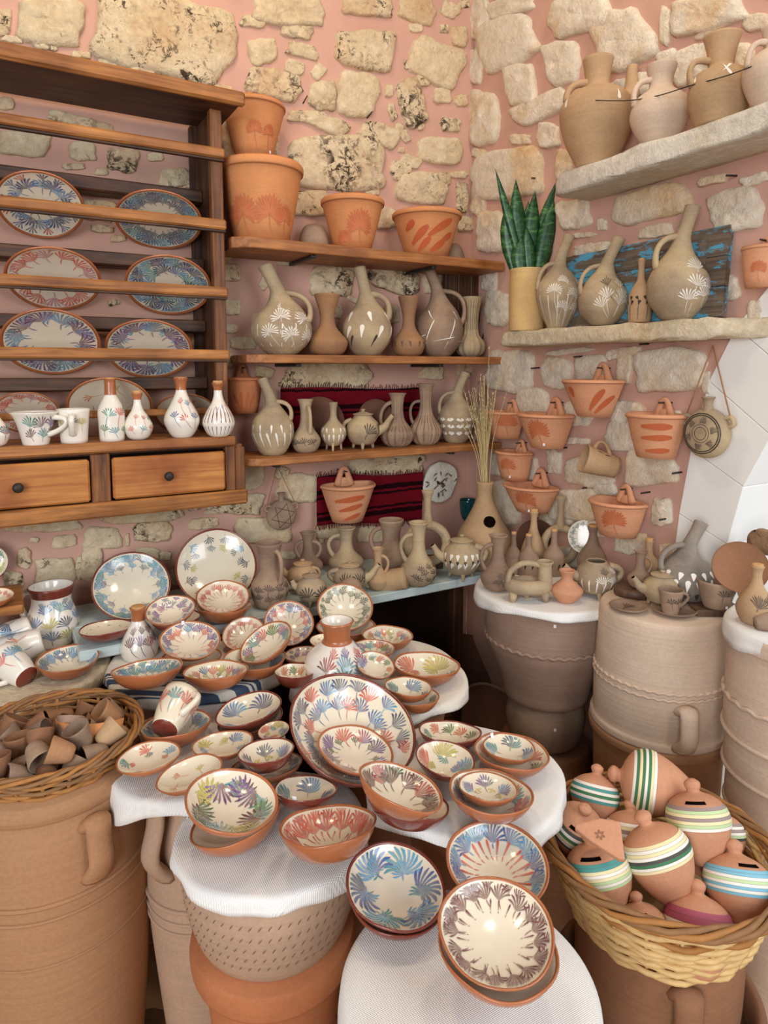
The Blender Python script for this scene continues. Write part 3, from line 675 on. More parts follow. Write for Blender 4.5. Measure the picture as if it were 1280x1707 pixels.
def basket(label, c, z0, r0, r1, h, rows, mats, rimmat, seed, rim_r=.011):
    rng = random.Random(seed); root = thing('wicker_basket', label, 'basket', (c[0], c[1], z0)); ns = 22
    for k in range(ns):
        a = 2*math.pi*k/ns; V, F = tube([((r0-.004)*math.cos(a), (r0-.004)*math.sin(a), 0), ((r0+r1)/2*math.cos(a), (r0+r1)/2*math.sin(a), h*.5), ((r1-.004)*math.cos(a), (r1-.004)*math.sin(a), h)], .0035, 6, 1, 2); mk('stake', V, F, M[mats[0]], root)
    for i in range(rows):
        q = (i+.5)/rows; r = r0+(r1-r0)*q; hr = h/rows*.56; m = rng.choice(mats); pw = rng.uniform(0, 6)
        pts = [((r+.0042*math.cos(ns*t/2+math.pi*i)+rng.uniform(-.0012, .0012))*math.cos(t), (r+.0042*math.cos(ns*t/2+math.pi*i))*math.sin(t), h*q+.0022*math.sin(3*t+pw)+rng.uniform(-.0015, .0015)) for t in [2*math.pi*j/(ns*3) for j in range(ns*3)]]
        V, F = tube(pts, hr, 6, 1, 1, True, side=(0, 0, 1)); mk('weaving_strand', V, F, M[m], root)
    for i in range(5):
        ph = i*6.28/5; pts = []
        for j in range(60):
            t = 2*math.pi*j/60; k = 5*t+ph
            pts.append(((r1+.004+rim_r*math.cos(k))*math.cos(t), (r1+.004+rim_r*math.cos(k))*math.sin(t), h+rim_r*.7+rim_r*.8*math.sin(k)+rng.uniform(-.002, .002)))
        V, F = tube(pts, rim_r*.55, 7, 1, 2, True); mk('rim_strand', V, F, M[rimmat[i % len(rimmat)]], root)
    V, F = lathe([(r0, 0), (r0, .006)], 40, True, True, 0); mk('bottom', V, F, M[mats[0]], root)
    return root
def rough_slab(name, label, cat, V2, z0, z1, mat, seed, amp=.008, loc=None, rot=None, kind=None):
    """a rough stone slab: outline (x, y) points, worn and chipped edges"""
    out = crom(V2+[V2[0]], 6)[:-1]; n = len(out); cx = sum(p[0] for p in out)/n; cy = sum(p[1] for p in out)/n; V = []
    lev = [(.0, z0), (.5, z0), (.97, z0), (1, z0+(z1-z0)*.12), (1.0, z0+(z1-z0)*.45), (1.0, z0+(z1-z0)*.8), (.985, z1), (.93, z1), (.6, z1), (.25, z1)]
    for f, z in lev:
        for x, y in out:
            p = Vector((cx+(x-cx)*f, cy+(y-cy)*f, z)); k = amp if f > .9 else amp*.25
            nz = noise.noise_vector(p*16+Vector((seed, 0, 0)))*k+noise.noise_vector(p*45+Vector((seed, 9, 0)))*k*.5
            if f < .95 and z == z1: nz.z *= .3
            V.append(p+nz)
    root = thing(name, label, cat, loc or (0, 0, 0), rot)
    o = mk('rough_stone', V, rings_faces(len(lev), n, True, True), mat, root); return root

def relax(items, keep, n=80):
    """push round things apart until they touch; items: [centre, radius], keep(centre, radius) holds them inside"""
    for _ in range(n):
        for i, A in enumerate(items):
            for B in items[i+1:]:
                dv = B[0]-A[0]; l = dv.length or 1e-4; m = (A[1]+B[1])-l
                if m > 0: A[0] = A[0]-dv/l*m*.5; B[0] = B[0]+dv/l*m*.5
        for A in items: A[0] = keep(A[0], A[1])

# ================================================================ the room
def wallgrid(name, ax, a0, a1, z0, z1, step, mat, keep=None):
    na, nz = int((a1-a0)/step), int((z1-z0)/step); V = []; F = []
    for i in range(nz+1):
        for j in range(na+1):
            a, z = a0+(a1-a0)*j/na, z0+(z1-z0)*i/nz
            d = .006*noise.noise(Vector((a*6, z*6, ax*7)))+.003*noise.noise(Vector((a*22, z*22, ax*3)))
            V.append((a, d, z) if ax == 1 else (d, a, z))
    for i in range(nz):
        for j in range(na):
            a, z = a0+(a1-a0)*(j+.5)/na, z0+(z1-z0)*(i+.5)/nz
            if keep and not keep(a, z): continue
            q = i*(na+1)+j; f = (q, q+1, q+na+2, q+na+1); F.append(f if ax == 1 else tuple(reversed(f)))
    return mk(name, V, F, mat, kind='structure')
EXT = [(-.885, 0), (-.885, .7), (-.89, .95), (-.905, 1.13), (-.93, 1.30), (-.97, 1.47), (-1.032, 1.597), (-1.11, 1.69), (-1.25, 1.79), (-1.45, 1.86), (-1.7, 1.88)]
INT = [(-1.02, 0), (-1.02, .7), (-1.022, .92), (-1.04, 1.08), (-1.072, 1.225), (-1.13, 1.35), (-1.21, 1.45), (-1.29, 1.52), (-1.39, 1.58), (-1.52, 1.62), (-1.7, 1.63)]
def ext_y(z):
    for (y0, z0), (y1, z1) in zip(EXT, EXT[1:]):
        if z0 <= z <= z1: return y0+(y1-y0)*(z-z0)/(z1-z0)
    return -9
wb = wallgrid('wall_back', 1, -2.5, 0.0, 0, 3.3, .03, M['mortar'])
wr = wallgrid('wall_right', 0, -2.3, 0.0, 0, 3.3, .02, M['mortar'], lambda y, z: y > ext_y(z)-.03)
def stone(wall, ax, cx, cy, w, h, rot, seed, mat):
    rng = random.Random(seed); n = 30; ex = 3; r_ = R_(rot); ph = [rng.uniform(0, 6.28) for _ in range(4)]
    c0 = hit(cx, cy, ax, 0); O = []
    cor = []
    for q in range(4): cor.append((R_(45+90*q)+rng.uniform(-.22, .22), rng.uniform(1.12, 1.36)))
    for q in range(4):
        if rng.random() < .7: cor.append((R_(90*q)+rng.uniform(-.3, .3), rng.uniform(.93, 1.06)))
    cor.sort(); cor = [(r__*math.cos(t_), r__*math.sin(t_)) for t_, r__ in cor]; m = len(cor); out = []
    per = [math.dist(cor[q], cor[(q+1) % m]) for q in range(m)]; tot = sum(per)
    for j in range(n):
        L_ = tot*j/n; q = 0
        while L_ > per[q]: L_ -= per[q]; q += 1
        f = L_/per[q]; out.append((cor[q][0]+(cor[(q+1) % m][0]-cor[q][0])*f, cor[q][1]+(cor[(q+1) % m][1]-cor[q][1])*f))
    out = [((o[0]*2+out[j-1][0]+out[(j+1) % n][0])/4, (o[1]*2+out[j-1][1]+out[(j+1) % n][1])/4) for j, o in enumerate(out)]
    for j in range(n):
        c, s = out[j]; k = 1+rng.uniform(-.035, .035)+.03*math.sin(7*math.pi*2*j/n+ph[0])
        x, y = k*c*w/2*1.04, k*s*h/2*1.04
        p = hit(cx+x*math.cos(r_)-y*math.sin(r_), cy+x*math.sin(r_)+y*math.cos(r_), ax, 0)-c0
        O.append((p.x if ax == 1 else -p.y, p.z))
    size = math.sqrt(abs(sum(O[i][0]*O[(i+1) % n][1]-O[(i+1) % n][0]*O[i][1] for i in range(n)))/2)
    b = min(.02, .006+.07*size); V = []
    for f, hh in ((1.0, -.012), (.975, b*.45), (.92, b*.85), (.78, b), (.55, b*1.05), (.3, b*1.08), (.05, b*1.08)):
        for u, v in O:
            uu, vv = u*f, v*f; q = Vector((uu, vv, 0))
            nz = noise.noise(Vector((c0.x*3+c0.y*3+uu*28, c0.z*3+vv*28, seed)))*.007+noise.noise(Vector((uu*75, vv*75, seed)))*.004 if hh > 0 else 0
            sh = noise.noise_vector(Vector((uu*60, vv*60, seed)))*(.003 if hh >= 0 else .001)
            d = hh+nz*min(1, size/.08)
            V.append((uu+sh.x, -d, vv+sh.y) if ax == 1 else (-d, -(uu+sh.x), vv+sh.y))
    F = rings_faces(7, n, False, True); o = mk('stone', V, F, mat, wall, loc=c0); fixn(o)
    return o
SB = """85,35,112,88,5;272,62,252,140,8;4,35,30,54,0;20,67,36,14,10;75,77,46,14,8;15,90,46,16,5;105,108,104,22,15;135,93,34,12,5;180,104,36,18,10;232,127,60,36,8;297,150,12,14,0;355,153,66,28,8
10,173,28,24,0;135,205,115,20,15;45,242,106,42,3;138,252,48,34,5;203,264,54,50,5;258,262,28,16,0;122,278,40,12,0;168,287,22,12,0;290,297,54,34,0;314,302,20,30,0;388,235,34,90,0;390,320,30,40,0
165,350,62,36,10;168,382,40,14,5;195,398,28,12,0;188,480,22,20,0;345,460,18,20,0;330,580,24,40,0;190,505,20,10,0;150,640,50,20,0;345,655,20,24,0
372,428,30,14,0;385,455,32,30,0;386,512,30,26,0;384,548,24,16,0;405,572,48,22,0;380,600,16,24,0;480,437,42,14,0;550,470,78,52,0;655,465,92,46,15;560,520,22,22,0;590,500,28,10,20;652,525,26,34,0;825,476,32,42,0;828,532,38,60,0;440,470,16,30,20;520,425,16,10,0;720,470,34,40,0;430,530,20,16,0
545,630,158,56,0;720,622,46,22,0;440,620,34,20,10;780,615,40,30,0;640,775,132,42,0;500,812,78,50,0;415,785,48,66,0;392,838,100,40,0;470,790,24,24,20
70,870,140,34,-2;232,855,140,34,-4;320,842,24,18,0;355,853,36,10,0;105,901,50,22,-8;169,896,70,38,0;257,884,68,36,-3;337,872,52,20,-8;437,884,94,46,0;57,900,18,9,0;211,899,8,22,0;92,954,68,54,-6;131,943,11,46,0;40,930,22,36,0;152,940,40,60,0;245,922,42,22,0;275,927,20,16,0;20,968,38,32,0;480,925,32,14,0;535,897,9,18,0;560,880,72,36,0;10,1005,40,30,0;300,960,40,30,0;450,920,40,30,0;620,890,50,30,0
480,18,126,60,8;612,10,92,44,5;695,18,60,46,15;750,18,34,26,30;772,8,24,14,0;421,36,48,22,0;494,53,54,24,10;434,85,52,52,-5;504,87,56,28,15;491,112,36,28,20;530,120,22,28,40;455,142,98,52,8;537,160,50,50,8;596,158,70,76,8;612,85,112,66,8;725,105,98,72,28;740,48,16,16;692,48,24,16;764,62,28,36;678,108,11,16;648,152,14,24;653,187,14,28,-15;688,173,44,88,-10;736,160,30,28;768,168,24,20;704,134,24,22;750,208,34,24;498,195,36,20,5;542,205,80,34,22;632,225,68,36,18;670,222,15,40,-35;733,253,74,46,8;685,270,38,22,22;668,285,36,36;562,270,172,92,5;702,315,88,58;520,340,74,42;765,292,32,12;768,330,22,52;455,225,24,22;455,250,20,28;640,365,36,38;775,375,30,30;668,250,12,10;700,212,12,10;735,300,30,20;620,318,22,16"""
SR = """845,72,104,86,-26;850,10,88,32,-15;800,32,36,72;975,28,122,70,-14;1040,68,104,104,-26;937,105,60,78,-10;870,140,55,76,-12;900,182,106,38,-24;808,198,54,96;868,232,36,18;915,225,38,44;852,290,138,88,-8;1180,25,132,60,-12;1260,38,46,28,-15;1110,42,17,68;1112,92,38,16,-18;1185,52,62,12,-28;1160,105,112,60,-22;1075,140,42,42;1030,150,50,30,-15;940,275,26,52;1240,95,50,50,-15;795,110,26,60;800,255,26,18
957,355,58,56,-6;1085,340,138,58,-12;1230,350,92,76,-8;820,385,50,72;800,330,26,60;1095,385,62,22,-14;975,392,46,9,-6;985,415,72,20,-10;1005,375,17,24;830,515,40,62;818,470,26,36;1215,480,38,44;1190,300,54,16,-14;1260,300,50,20,-14;1030,310,60,14,-14;1040,350,20,20;1262,520,30,40
850,620,78,76;930,622,52,54;987,615,52,48;1044,612,26,62;1122,617,118,78,-3;1040,588,68,17,-10;950,586,80,11,-6;890,672,62,52;1050,690,64,40,8;1050,730,80,54;962,735,46,13;925,770,26,44;985,785,84,56;1083,782,98,60;840,840,56,80;960,840,92,56;1008,815,42,22;1105,855,34,52;1055,905,62,38;925,865,60,26;835,775,30,40;965,690,50,44;1010,670,20,40;1150,560,60,14,-8;1180,640,16,40;1130,700,14,30;880,780,40,40;1115,920,30,30;1000,880,40,30;880,900,50,30;950,930,60,40;840,920,50,40"""
k = 0
for blk, wall, ax, mat in ((SB, wb, 1, M['stone_back']), (SR, wr, 0, M['stone_right'])):
    for q in blk.replace('\n', ';').split(';'):
        v = [float(t) for t in q.split(',')]; v += [0]*(5-len(v)); k += 1
        stone(wall, ax, *v[:5], k, mat)
rg0 = random.Random(77); done = []
for wall, ax, mat, x0, x1, y0, y1 in ((wb, 1, M['stone_back'], -240, 770, -230, -30), (wr, 0, M['stone_right'], 800, 1500, -260, -45), (wr, 0, M['stone_right'], 1310, 1900, -120, 520)):
    for _ in range(70):
        x, y, w_, h_ = rg0.uniform(x0, x1), rg0.uniform(y0, y1), rg0.uniform(40, 120), rg0.uniform(36, 76)
        q = hit(x, y, ax, 0)
        if q.z > 3.2 or (ax == 0 and (q.y < -2.2 or (q.y < ext_y(q.z)+.12 and q.z < 2.05))): continue
        if any(abs(x-a_)*2 < w_+c_+16 and abs(y-b_)*2 < h_+d_+16 for a_, b_, c_, d_ in done): continue
        done.append((x, y, w_, h_)); k += 1; stone(wall, ax, x, y, w_, h_, 0 if ax else rg0.uniform(-22, -8), k, mat)
for x, y in ((505, 172), (612, 197)):
    p = hit(x, y, 1, 0); V, F = tube([p, p+Vector((.002, -.03, .012))], .002, 6, 1, 0, side=(1, 0, 0)); mk('nail', V, F, M['iron'], wb)
for x, y in ((900, 297), (971, 594), (899, 613), (1082, 573), (945, 746), (1137, 787), (1084, 820), (1115, 864), (985, 812), (1228, 293), (903, 863)):
    p = hit(x, y, 0, 0); V, F = tube([p, p+Vector((-.03, .006, -.002))], .0024, 6, 1, 0, side=(0, 0, 1)); mk('nail', V, F, M['iron'], wr)
# the arch: white plastered blocks standing in the right wall
tr = thing('trim_1', 'white plastered stone arch at the right edge, standing in the side wall', 'arch'); del tr['category']; tr['kind'] = 'structure'
for i in range(len(EXT)-1):
    e0, e1, i0, i1 = EXT[i], EXT[i+1], INT[i], INT[i+1]; g = .0006
    def inset(a, b, t): return (a[0]+(b[0]-a[0])*t, a[1]+(b[1]-a[1])*t)
    L = max(.05, math.dist(e0, e1)); q0, q1 = inset(e0, e1, g/L), inset(e0, e1, 1-g/L); r0, r1 = inset(i0, i1, g/L), inset(i0, i1, 1-g/L)
    V = []
    for x, sh in ((-.006, .003), (-.010, .0), (.34, 0)):
        pass
    for x in (-.008, .34):
        V += [(x, q0[0], q0[1]), (x, q1[0], q1[1]), (x, r1[0], r1[1]), (x, r0[0], r0[1])]
    o = mk('arch_block', V, [(0, 1, 2, 3), (7, 6, 5, 4), (0, 4, 5, 1), (1, 5, 6, 2), (2, 6, 7, 3), (3, 7, 4, 0)], M['plaster'], tr, smooth=False); fixn(o)
    md = o.modifiers.new('edge', 'BEVEL'); md.width = .0018; md.segments = 2
# floor
V, F = box(-3.2, .4, -4.2, .02, -.05, -.004, .001); fl = fixn(mk('floor', V, F, M['grout'], smooth=False, kind='structure'))
V, F = box(-.148, .148, -.148, .148, -.006, 0, .002); tm = fixn(mk('tile', V, F, M['floor'], fl, smooth=False)); tm.location = (-.15, -1.35, 0)
for i in range(6):
    for j in range(8):
        if (i, j) == (0, 4): continue
        o = link('tile', tm.data, fl); o.location = (-.15-.3*i, -.15-.3*j, 0)

# ================================================================ furniture and shelves
DX = -.958   # outer face of the plate rack's right end
d = thing('plate_rack', 'honey and dark wood wall plate rack with slats over two drawers', 'plate rack', (DX, 0, 1.13))
D = lambda nm, mat, x0, x1, y0, y1, z0, z1, b=.003, par=d, **k: mkbox(nm, M[mat], par, x0, x1, y0, y1, z0-1.13, z1-1.13, b=b, **k)
LX = -.95    # runs out of the frame on the left
V, F = box(LX, .035, -.235, -.02, 2.178-1.13, 2.205-1.13, .008); fixn(mk('cornice_board', V, F, M['darkwood'], d, smooth=False))
D('cornice_moulding', 'pine', LX, .042, -.247, -.228, 2.176, 2.212, .006)
D('side_panel', 'darkwoodz', -.03, -.012, -.16, -.012, 1.32, 2.178)
D('front_stile', 'pinez', -.036, -.004, -.185, -.158, 1.322, 2.178)
D('back_stile', 'darkwoodz', -.05, -.02, -.03, -.008, 1.322, 2.178)
for i, z in enumerate((2.05, 1.868, 1.692, 1.525)):
    D('front_slat', 'pine', LX, -.002, -.202, -.185, z, z+.026, .004); D('slat_groove', 'darkwood', LX, -.003, -.196, -.184, z-.006, z, .001)
    zz = (1.972, 1.785, 1.615, 1.455)[i]
    D('plate_rail', 'darkwood', LX, -.03, -.075, -.058, zz-.012, zz+.022); D('rack_shelf', 'darkwood', LX, -.03, -.06, -.01, zz-.014, zz-.002)
D('low_rail', 'pine', LX, -.03, -.15, -.135, 1.375, 1.393)
D('worktop', 'shelf', LX, .004, -.225, -.01, 1.292, 1.318, .005)
D('case_bottom', 'darkwood', LX, .03, -.20, -.01, 1.135, 1.15); D('case_side', 'pinez', .0, .026, -.205, -.01, 1.14, 1.294)
D('case_back', 'darkwood', LX, .0, -.025, -.012, 1.15, 1.292)
D('bottom_rail', 'pine', LX, .034, -.222, -.2, 1.128, 1.168, .005); D('top_rail', 'darkwood', LX, .0, -.20, -.185, 1.284, 1.293)
D('end_post', 'pinez', -.024, .003, -.214, -.19, 1.166, 1.292); D('end_board', 'pinez', .004, .03, -.214, -.19, 1.166, 1.286)
D('drawer_divider', 'pinez', -.363, -.318, -.21, -.19, 1.166, 1.29)
for x0, x1 in ((-.314, -.028), (-.66, -.367)):
    dr = D('drawer', 'pinelight', x0, x1, -.222, -.2, 1.172, 1.278, .005)
    V, F = lathe([(.006, 0), (.006, .008), (.011, .014), (.012, .02), (.008, .026), (.0005, .027)], 20, True, True, 2); V = [(x, -z, y) for x, y, z in V]
    o = fixn(mk('knob', V, F, M['iron'], dr)); o.location = ((x0+x1)/2-.01, -.222, 1.224-1.13)
def wshelf(label, z, th, x0, x1, dp, br):
    s = thing('wooden_shelf', label, 'shelf', ((x0+x1)/2, 0, z)); c = (x0+x1)/2
    V = []
    for zz in (-th, 0):
        V += [(x0-c+.005, -.012, zz), (x0-c, -dp+.03, zz), (x0-c+.045, -dp, zz), (x1-c, -dp, zz), (x1-c, -.012, zz)]
    o = mk('board', V, [(0, 4, 3, 2, 1), (5, 6, 7, 8, 9)]+[(i, (i+1) % 5, 5+(i+1) % 5, 5+i) for i in range(5)], M['shelf'], s, smooth=False); fixn(o)
    md = o.modifiers.new('edge', 'BEVEL'); md.width = .003; md.segments = 2
    for bx in br:
        mkbox('iron_bracket', M['iron'], s, bx-c-.008, bx-c+.008, -dp+.02, .0, -th-.01, -th-.0005, b=.002)
    return s
S1, S2, S3 = 1.858, 1.54, 1.247
wshelf('topmost wooden shelf on the back wall, carrying terracotta flower pots', S1, .03, -.94, -.012, .2, (-.7, -.28))
wshelf('middle wooden shelf on the back wall, carrying long-necked jugs and vases', S2, .024, -.905, -.012, .2, (-.75, -.25))
wshelf('lowest wooden shelf on the back wall, in front of the red weaving', S3, .022, -.92, -.012, .2, (-.82, -.2))
rough_slab('stone_shelf', 'upper thick white stone ledge on the side wall, carrying big jars', 'shelf', [(0.02, 0), (-.13, .0), (-.15, -.3), (-.15, -.8), (-.15, -1.15), (.02, -1.15)], -.052, 0, M['slab'], 3, .01, (0, -.56, 2.03))
rough_slab('stone_shelf', 'lower pale stone ledge on the side wall, carrying the snake plant', 'shelf', [(0.02, 0), (-.10, .0), (-.12, -.08), (-.12, -.4), (-.10, -.7), (-.05, -.755), (.02, -.755)], -.045, 0, M['slabwarm'], 8, .009, (0, -.305, 1.615))
bd = thing('painted_bench_board', 'pale blue painted plank bench along the back wall under bowls and jugs', 'bench', (-.8, -.2, .85))
for i, (y0, y1) in enumerate(((-.36+.2, -.20+.2), (-.196+.2, -.02+.2))): mkbox('plank', M['bench'], bd, -.58+.005*i, .62, y0, y1, -.026, 0, b=.003)
for x in (-.40, .1, .58):
    mkbox('trestle_leg', M['darkwoodz'], bd, x-.02, x+.02, -.05, -.01, -.85, -.026, b=.003)
rs = rough_slab('round_stone_table', 'round rough sandstone slab at the left edge carrying the painted jug and cups', 'table', [(.235*math.cos(t)*1.0, .235*math.sin(t)) for t in [i*math.pi/7 for i in range(14)]], -.042, 0, M['slabwarm'], 15, .007, (-1.53, -.255, .806))
bigjar('storage_jar', 'dark red jar under the round sandstone slab at the left', 'jar', (-1.53, -.255), 0, [(.12, .0), (.17, .2), (.185, .5), (.17, .68), (.17, .755)], M['terra'])

# tables of cloth-covered jars
def TC(px, yf, W, z, dx=0):
    """centre of a round top whose front edge shows at (px, yf)"""
    p = hit(px, yf, 2, z); u = ray(px, yf); u.z = 0; u.normalize(); R = W/2*scl(p); R = W/2*scl(p+u*R); q = p+u*R; return (q.x+dx, q.y, z)
T = dict(T1=(-1.037, -1.392, .735), T2=TC(455, 1495, 305, .76), T3=TC(325, 1335, 285, .79, .012), T4=TC(775, 1405, 325, .80), T5=TC(330, 1165, 290, .81), T6=TC(630, 1200, 300, .80), PED=TC(913, 1022, 236, .90, -.0), BAR=TC(1108, 1040, 198, .935, -.012), RJ=TC(1326, 1075, 240, .985), BJ=TC(90, 1342, 285, .80), BAS=TC(1092, 1540, 375, .72))
T['RJ'] = (T['RJ'][0]-.01, T['RJ'][1]-.03, .985); JARL = T['BJ'][:2]; JZ = .80; BASR = T['BAS']
def P3(k): return Vector(T[k])
cloth('plain white round cloth under the maroon bowl at the bottom front', P3('T1'), .157, .13, 'cloth', 3)
cloth('white woven cloth hanging over the jar with incised dashes', P3('T2'), .15, .022, 'cloth', 5, sq=.02)
cloth('white cloth with fringe draped over the grey handled amphora', P3('T3'), .162, .045, 'cloth', 7, True, sq=.03)
cloth('white cloth under the bowls beside the basket of money boxes', P3('T4'), .164, .024, 'cloth', 9, sq=.03)
cloth('white cloth with dark blue stripes under the turquoise bowl', P3('T5'), .2, .025, 'stripe', 12, sq=.02)
cloth('cream cloth at the back of the display, under the coral bowl', P3('T6'), .2, .03, 'linen', 14, sq=.03)
cloth('white cloth on the brown pedestal of stacked pots by the side wall', P3('PED'), .192, .022, 'cloth', 16, sq=.01)
cloth('white cloth on the ribbed pale jar at the right edge', P3('RJ'), .15, .03, 'cloth', 18, sq=.03)
E1 = .004
def jarat(k, label, prof, mat, **kw): return bigjar(kw.pop('name', 'storage_jar'), label, kw.pop('cat', 'jar'), T[k], kw.pop('z0', 0), prof, M[mat], **kw)
H_ = lambda k: T[k][2]-.005
jarat('T1', 'dark jar hidden under the plain white front cloth', [(.08, 0), (.11, .2), (.125, .45), (.14, .62), (.15, H_('T1'))], 'jarbrown')
jarat('T2', 'wide orange flower pot holding the jar with incised dashes', [(.075, 0), (.085, .2), (.105, .46), (.118, .54), (.13, .545), (.134, .57), (.131, .59)], 'terra', name='flower_pot', cat='pot', cap=True)
jarat('T2', 'tan jar with rows of incised dashes standing in an orange pot', [(.108, 0), (.122, .02), (.137, .07), (.143, .12), (.138, H_('T2')-.591)], 'amphora', z0=.591, dashes=[(.04, 60), (.058, 62), (.076, 62), (.095, 64), (.115, 64)])
jarat('T3', 'tall grey amphora with loop handles under the fringed white cloth', [(.055, 0), (.065, .12), (.084, .3), (.1, .48), (.102, .58), (.092, .67), (.08, .71), (.08, .75), (.092, .77), (.095, H_('T3'))], 'amphora', rings=[(.54, .004), (.515, .003), (.495, .003)], handles=[(212, .735, .60, .034, .011), (32, .735, .60, .03, .011)])
jarat('T4', 'brown jar under the white cloth beside the money box basket', [(.06, 0), (.08, .3), (.09, .6), (.1, .74), (.11, H_('T4'))], 'jarbrown')
jarat('T5', 'grey jar under the striped cloth', [(.07, 0), (.1, .3), (.12, .6), (.135, .75), (.14, H_('T5'))], 'jargrey')
jarat('T6', 'brown jar under the cream cloth at the back', [(.08, 0), (.12, .3), (.14, .6), (.16, .75), (.165, H_('T6'))], 'jarbrown')
PK = T['PED'][2]-.305
jarat('PED', 'upturned brown pot with rope band at the foot of the pot pedestal', [(.18, 0), (.175, .1), (.168, .22), (.14, .38), (.125, .45), (.12, PK-.13)], 'jarbrown', name='clay_pot', cat='pot', wavy=[(.22, .005, 34)])
jarat('PED', 'small dark brown pot in the middle of the pot pedestal', [(.082, 0), (.098, .02), (.108, .07), (.102, .11), (.088, .127)], 'greydk', z0=PK-.129, name='clay_pot', cat='pot', sticker=(240, .085))
jarat('PED', 'big mauve brown pot with wavy band on top of the pot pedestal', [(.092, 0), (.115, .01), (.124, .05), (.142, .105), (.165, .16), (.169, .2), (.171, .25), (.176, .29), (.177, .30)], 'jargrey', z0=PK, name='clay_pot', cat='pot', wavy=[(.178, .005, 40)], sticker=(232, .265))
jarat('BAR', 'brown wide jar under the upturned pale barrel jar', [(.12, 0), (.135, .2), (.145, .45), (.15, .6), (.16, .622), (.162, .637), (.158, .645)], 'jar')
jarat('BAR', 'upturned pale barrel jar with rope bands by the side wall', [(.16, 0), (.158, .015), (.152, .02), (.153, .08), (.15, .16), (.146, .25), (.143, .282), (.136, T['BAR'][2]-.646)], 'jarpale', z0=.646, wavy=[(.135, .0035, 46), (.12, .0035, 46)], handles=[(238, .095, .012, .03, .011)])
jarat('RJ', 'pale grey jar with stepped ribs at the right edge', [(.085, 0), (.1, .2), (.118, .45), (.128, .55), (.127, .57), (.136, .60), (.136, .66), (.142, .68), (.142, .74), (.146, .76), (.147, .82), (.147, .93), (.153, .95), (.153, H_('RJ'))], 'jarpale', wavy=[(.83, .005, 26)], rings=[(.755, .005), (.675, .005), (.59, .005)])
# the big ochre jar with the cup basket
bigjar('storage_jar', 'huge ochre jar with strap handle at bottom left under the cup basket', 'jar', JARL, .06, [(.11, 0), (.125, .06), (.145, .22), (.16, .42), (.163, .54), (.158, .65), (.148, .70), (.151, .708), (.155, .722), (.151, .74)], M['jar'], rings=[(.575, .004), (.55, .003), (.47, .002)], handles=[(-70, .68, .595, .02, .012)], sticker=(-70, .687))
rough_slab('foundation_stone', 'rough brown stone under the huge ochre jar', 'stone', [(.24*math.cos(t), .2*math.sin(t)) for t in [i*math.pi/6 for i in range(12)]], 0, .047, M['rockbrown'], 22, .015, (JARL[0]+.03, JARL[1], .013))

# ================================================================ plates in the rack
def rackplate(label, cx, cy, W, Hh, pat, dy=.095, **k):
    return bowl(label, cx, cy, W, Hh, 0, hb=.16, rb=.55, pat=pat, wob=.004, sign=-1, plane=(1, -dy), name='painted_plate', cat='plate', t=.06, group='plates in the wall rack', **k)
rackplate('blue and red flowered plate at the left of the top row of the rack', 68, 343, 152, 114, 'rackblue')
rackplate('plate with a dense blue grey border, right of the top row of the rack', 265, 368, 148, 100, 'rackdense')
rackplate('faded pink flowered plate at the left of the second row of the rack', 90, 466, 164, 106, 'rackpink')
rackplate('plate of dark blue scale fans, right of the second row of the rack', 281, 477, 146, 100, 'rackscale')
rackplate('large purple and grey fan plate, left of the third row of the rack', 86, 572, 170, 110, 'rackpurple')
rackplate('smaller purple and grey fan plate, right of the third row of the rack', 249, 583, 148, 98, 'rackpurple')
rackplate('shadowed pink and green plate at the left behind the mugs', 45, 688, 112, 68, 'rackpink', dy=.06)
rackplate('plain shadowed plate behind the tall bottle and the small bottle', 184, 678, 146, 94, 'faint', dy=.06)
rackplate('shadowed plate half hidden behind the two right hand bottles', 310, 690, 106, 66, 'faint', dy=.06)

# ---------------------------------------------------------------- on the rack's worktop
WT = ('b', .18, 1.318)
def wv(name, label, cat, px, by, H, W, pf, **k): return vessel(name, label, cat, px, by, H, W, pf, ('b', k.pop('dd', .18), 1.318), k.pop('mat', 'white'), paint='paint', ground=lin('#f1e9dc'), **k)
wv('painted_bottle', 'round white vase with maroon fans cut by the left edge', 'vase', -8, 736, 75, 44, 'gourd', deco=[('F', 7, .3, .5, 7, 120, 'mar teal', .15)])
wv('painted_mug', 'white mug with green and mauve fans, left of the rack worktop', 'mug', 60, 735, 54, 76, [(0, 0, .52), (0, .1, .56), (0, .5, .68), (0, .8, .82), (0, 1, 1)], handle=(1, .84, .3, .52, .04, .11), deco=[('F', 8, .55, .36, 8, 110, 'grn/teal mar/gry pur', .25), ('F', 7, .25, .3, 7, 110, 'mar teal', .15)], inner=.1)
wv('painted_mug', 'white mug with handle turned to the front beside the tall bottle', 'mug', 124, 733, 56, 52, [(0, 0, .8), (0, .5, .88), (0, 1, 1)], yaw=-70, handle=(1, .84, .28, .5, .04, .15), deco=[('F', 7, .55, .36, 8, 110, 'navy yel/oli', .25)], inner=.1)
wv('painted_bottle', 'tall white bottle with brown neck and green fans on the rack worktop', 'bottle', 187, 730, 102, 42, [(0, 0, .92), (0, .3, .98), (0, .48, 1), (0, .6, .8), (0, .72, .5), (0, .78, .42), (0, .95, .4), (0, 1, .46)], cork=.14, neck=.74, deco=[('F', 6, .42, .5, 8, 110, 'teal/grn coral', .22), ('F', 6, .15, .4, 6, 100, 'grn teal', .1)])
wv('painted_bottle', 'small white bottle with coral fans and pale cork', 'bottle', 231, 729, 76, 46, 'gourd', cork=.3, neck=.85, deco=[('F', 7, .45, .24, 5, 90, 'coral red teal', .15), ('F', 7, .2, .28, 5, 90, 'coral teal', .1)])
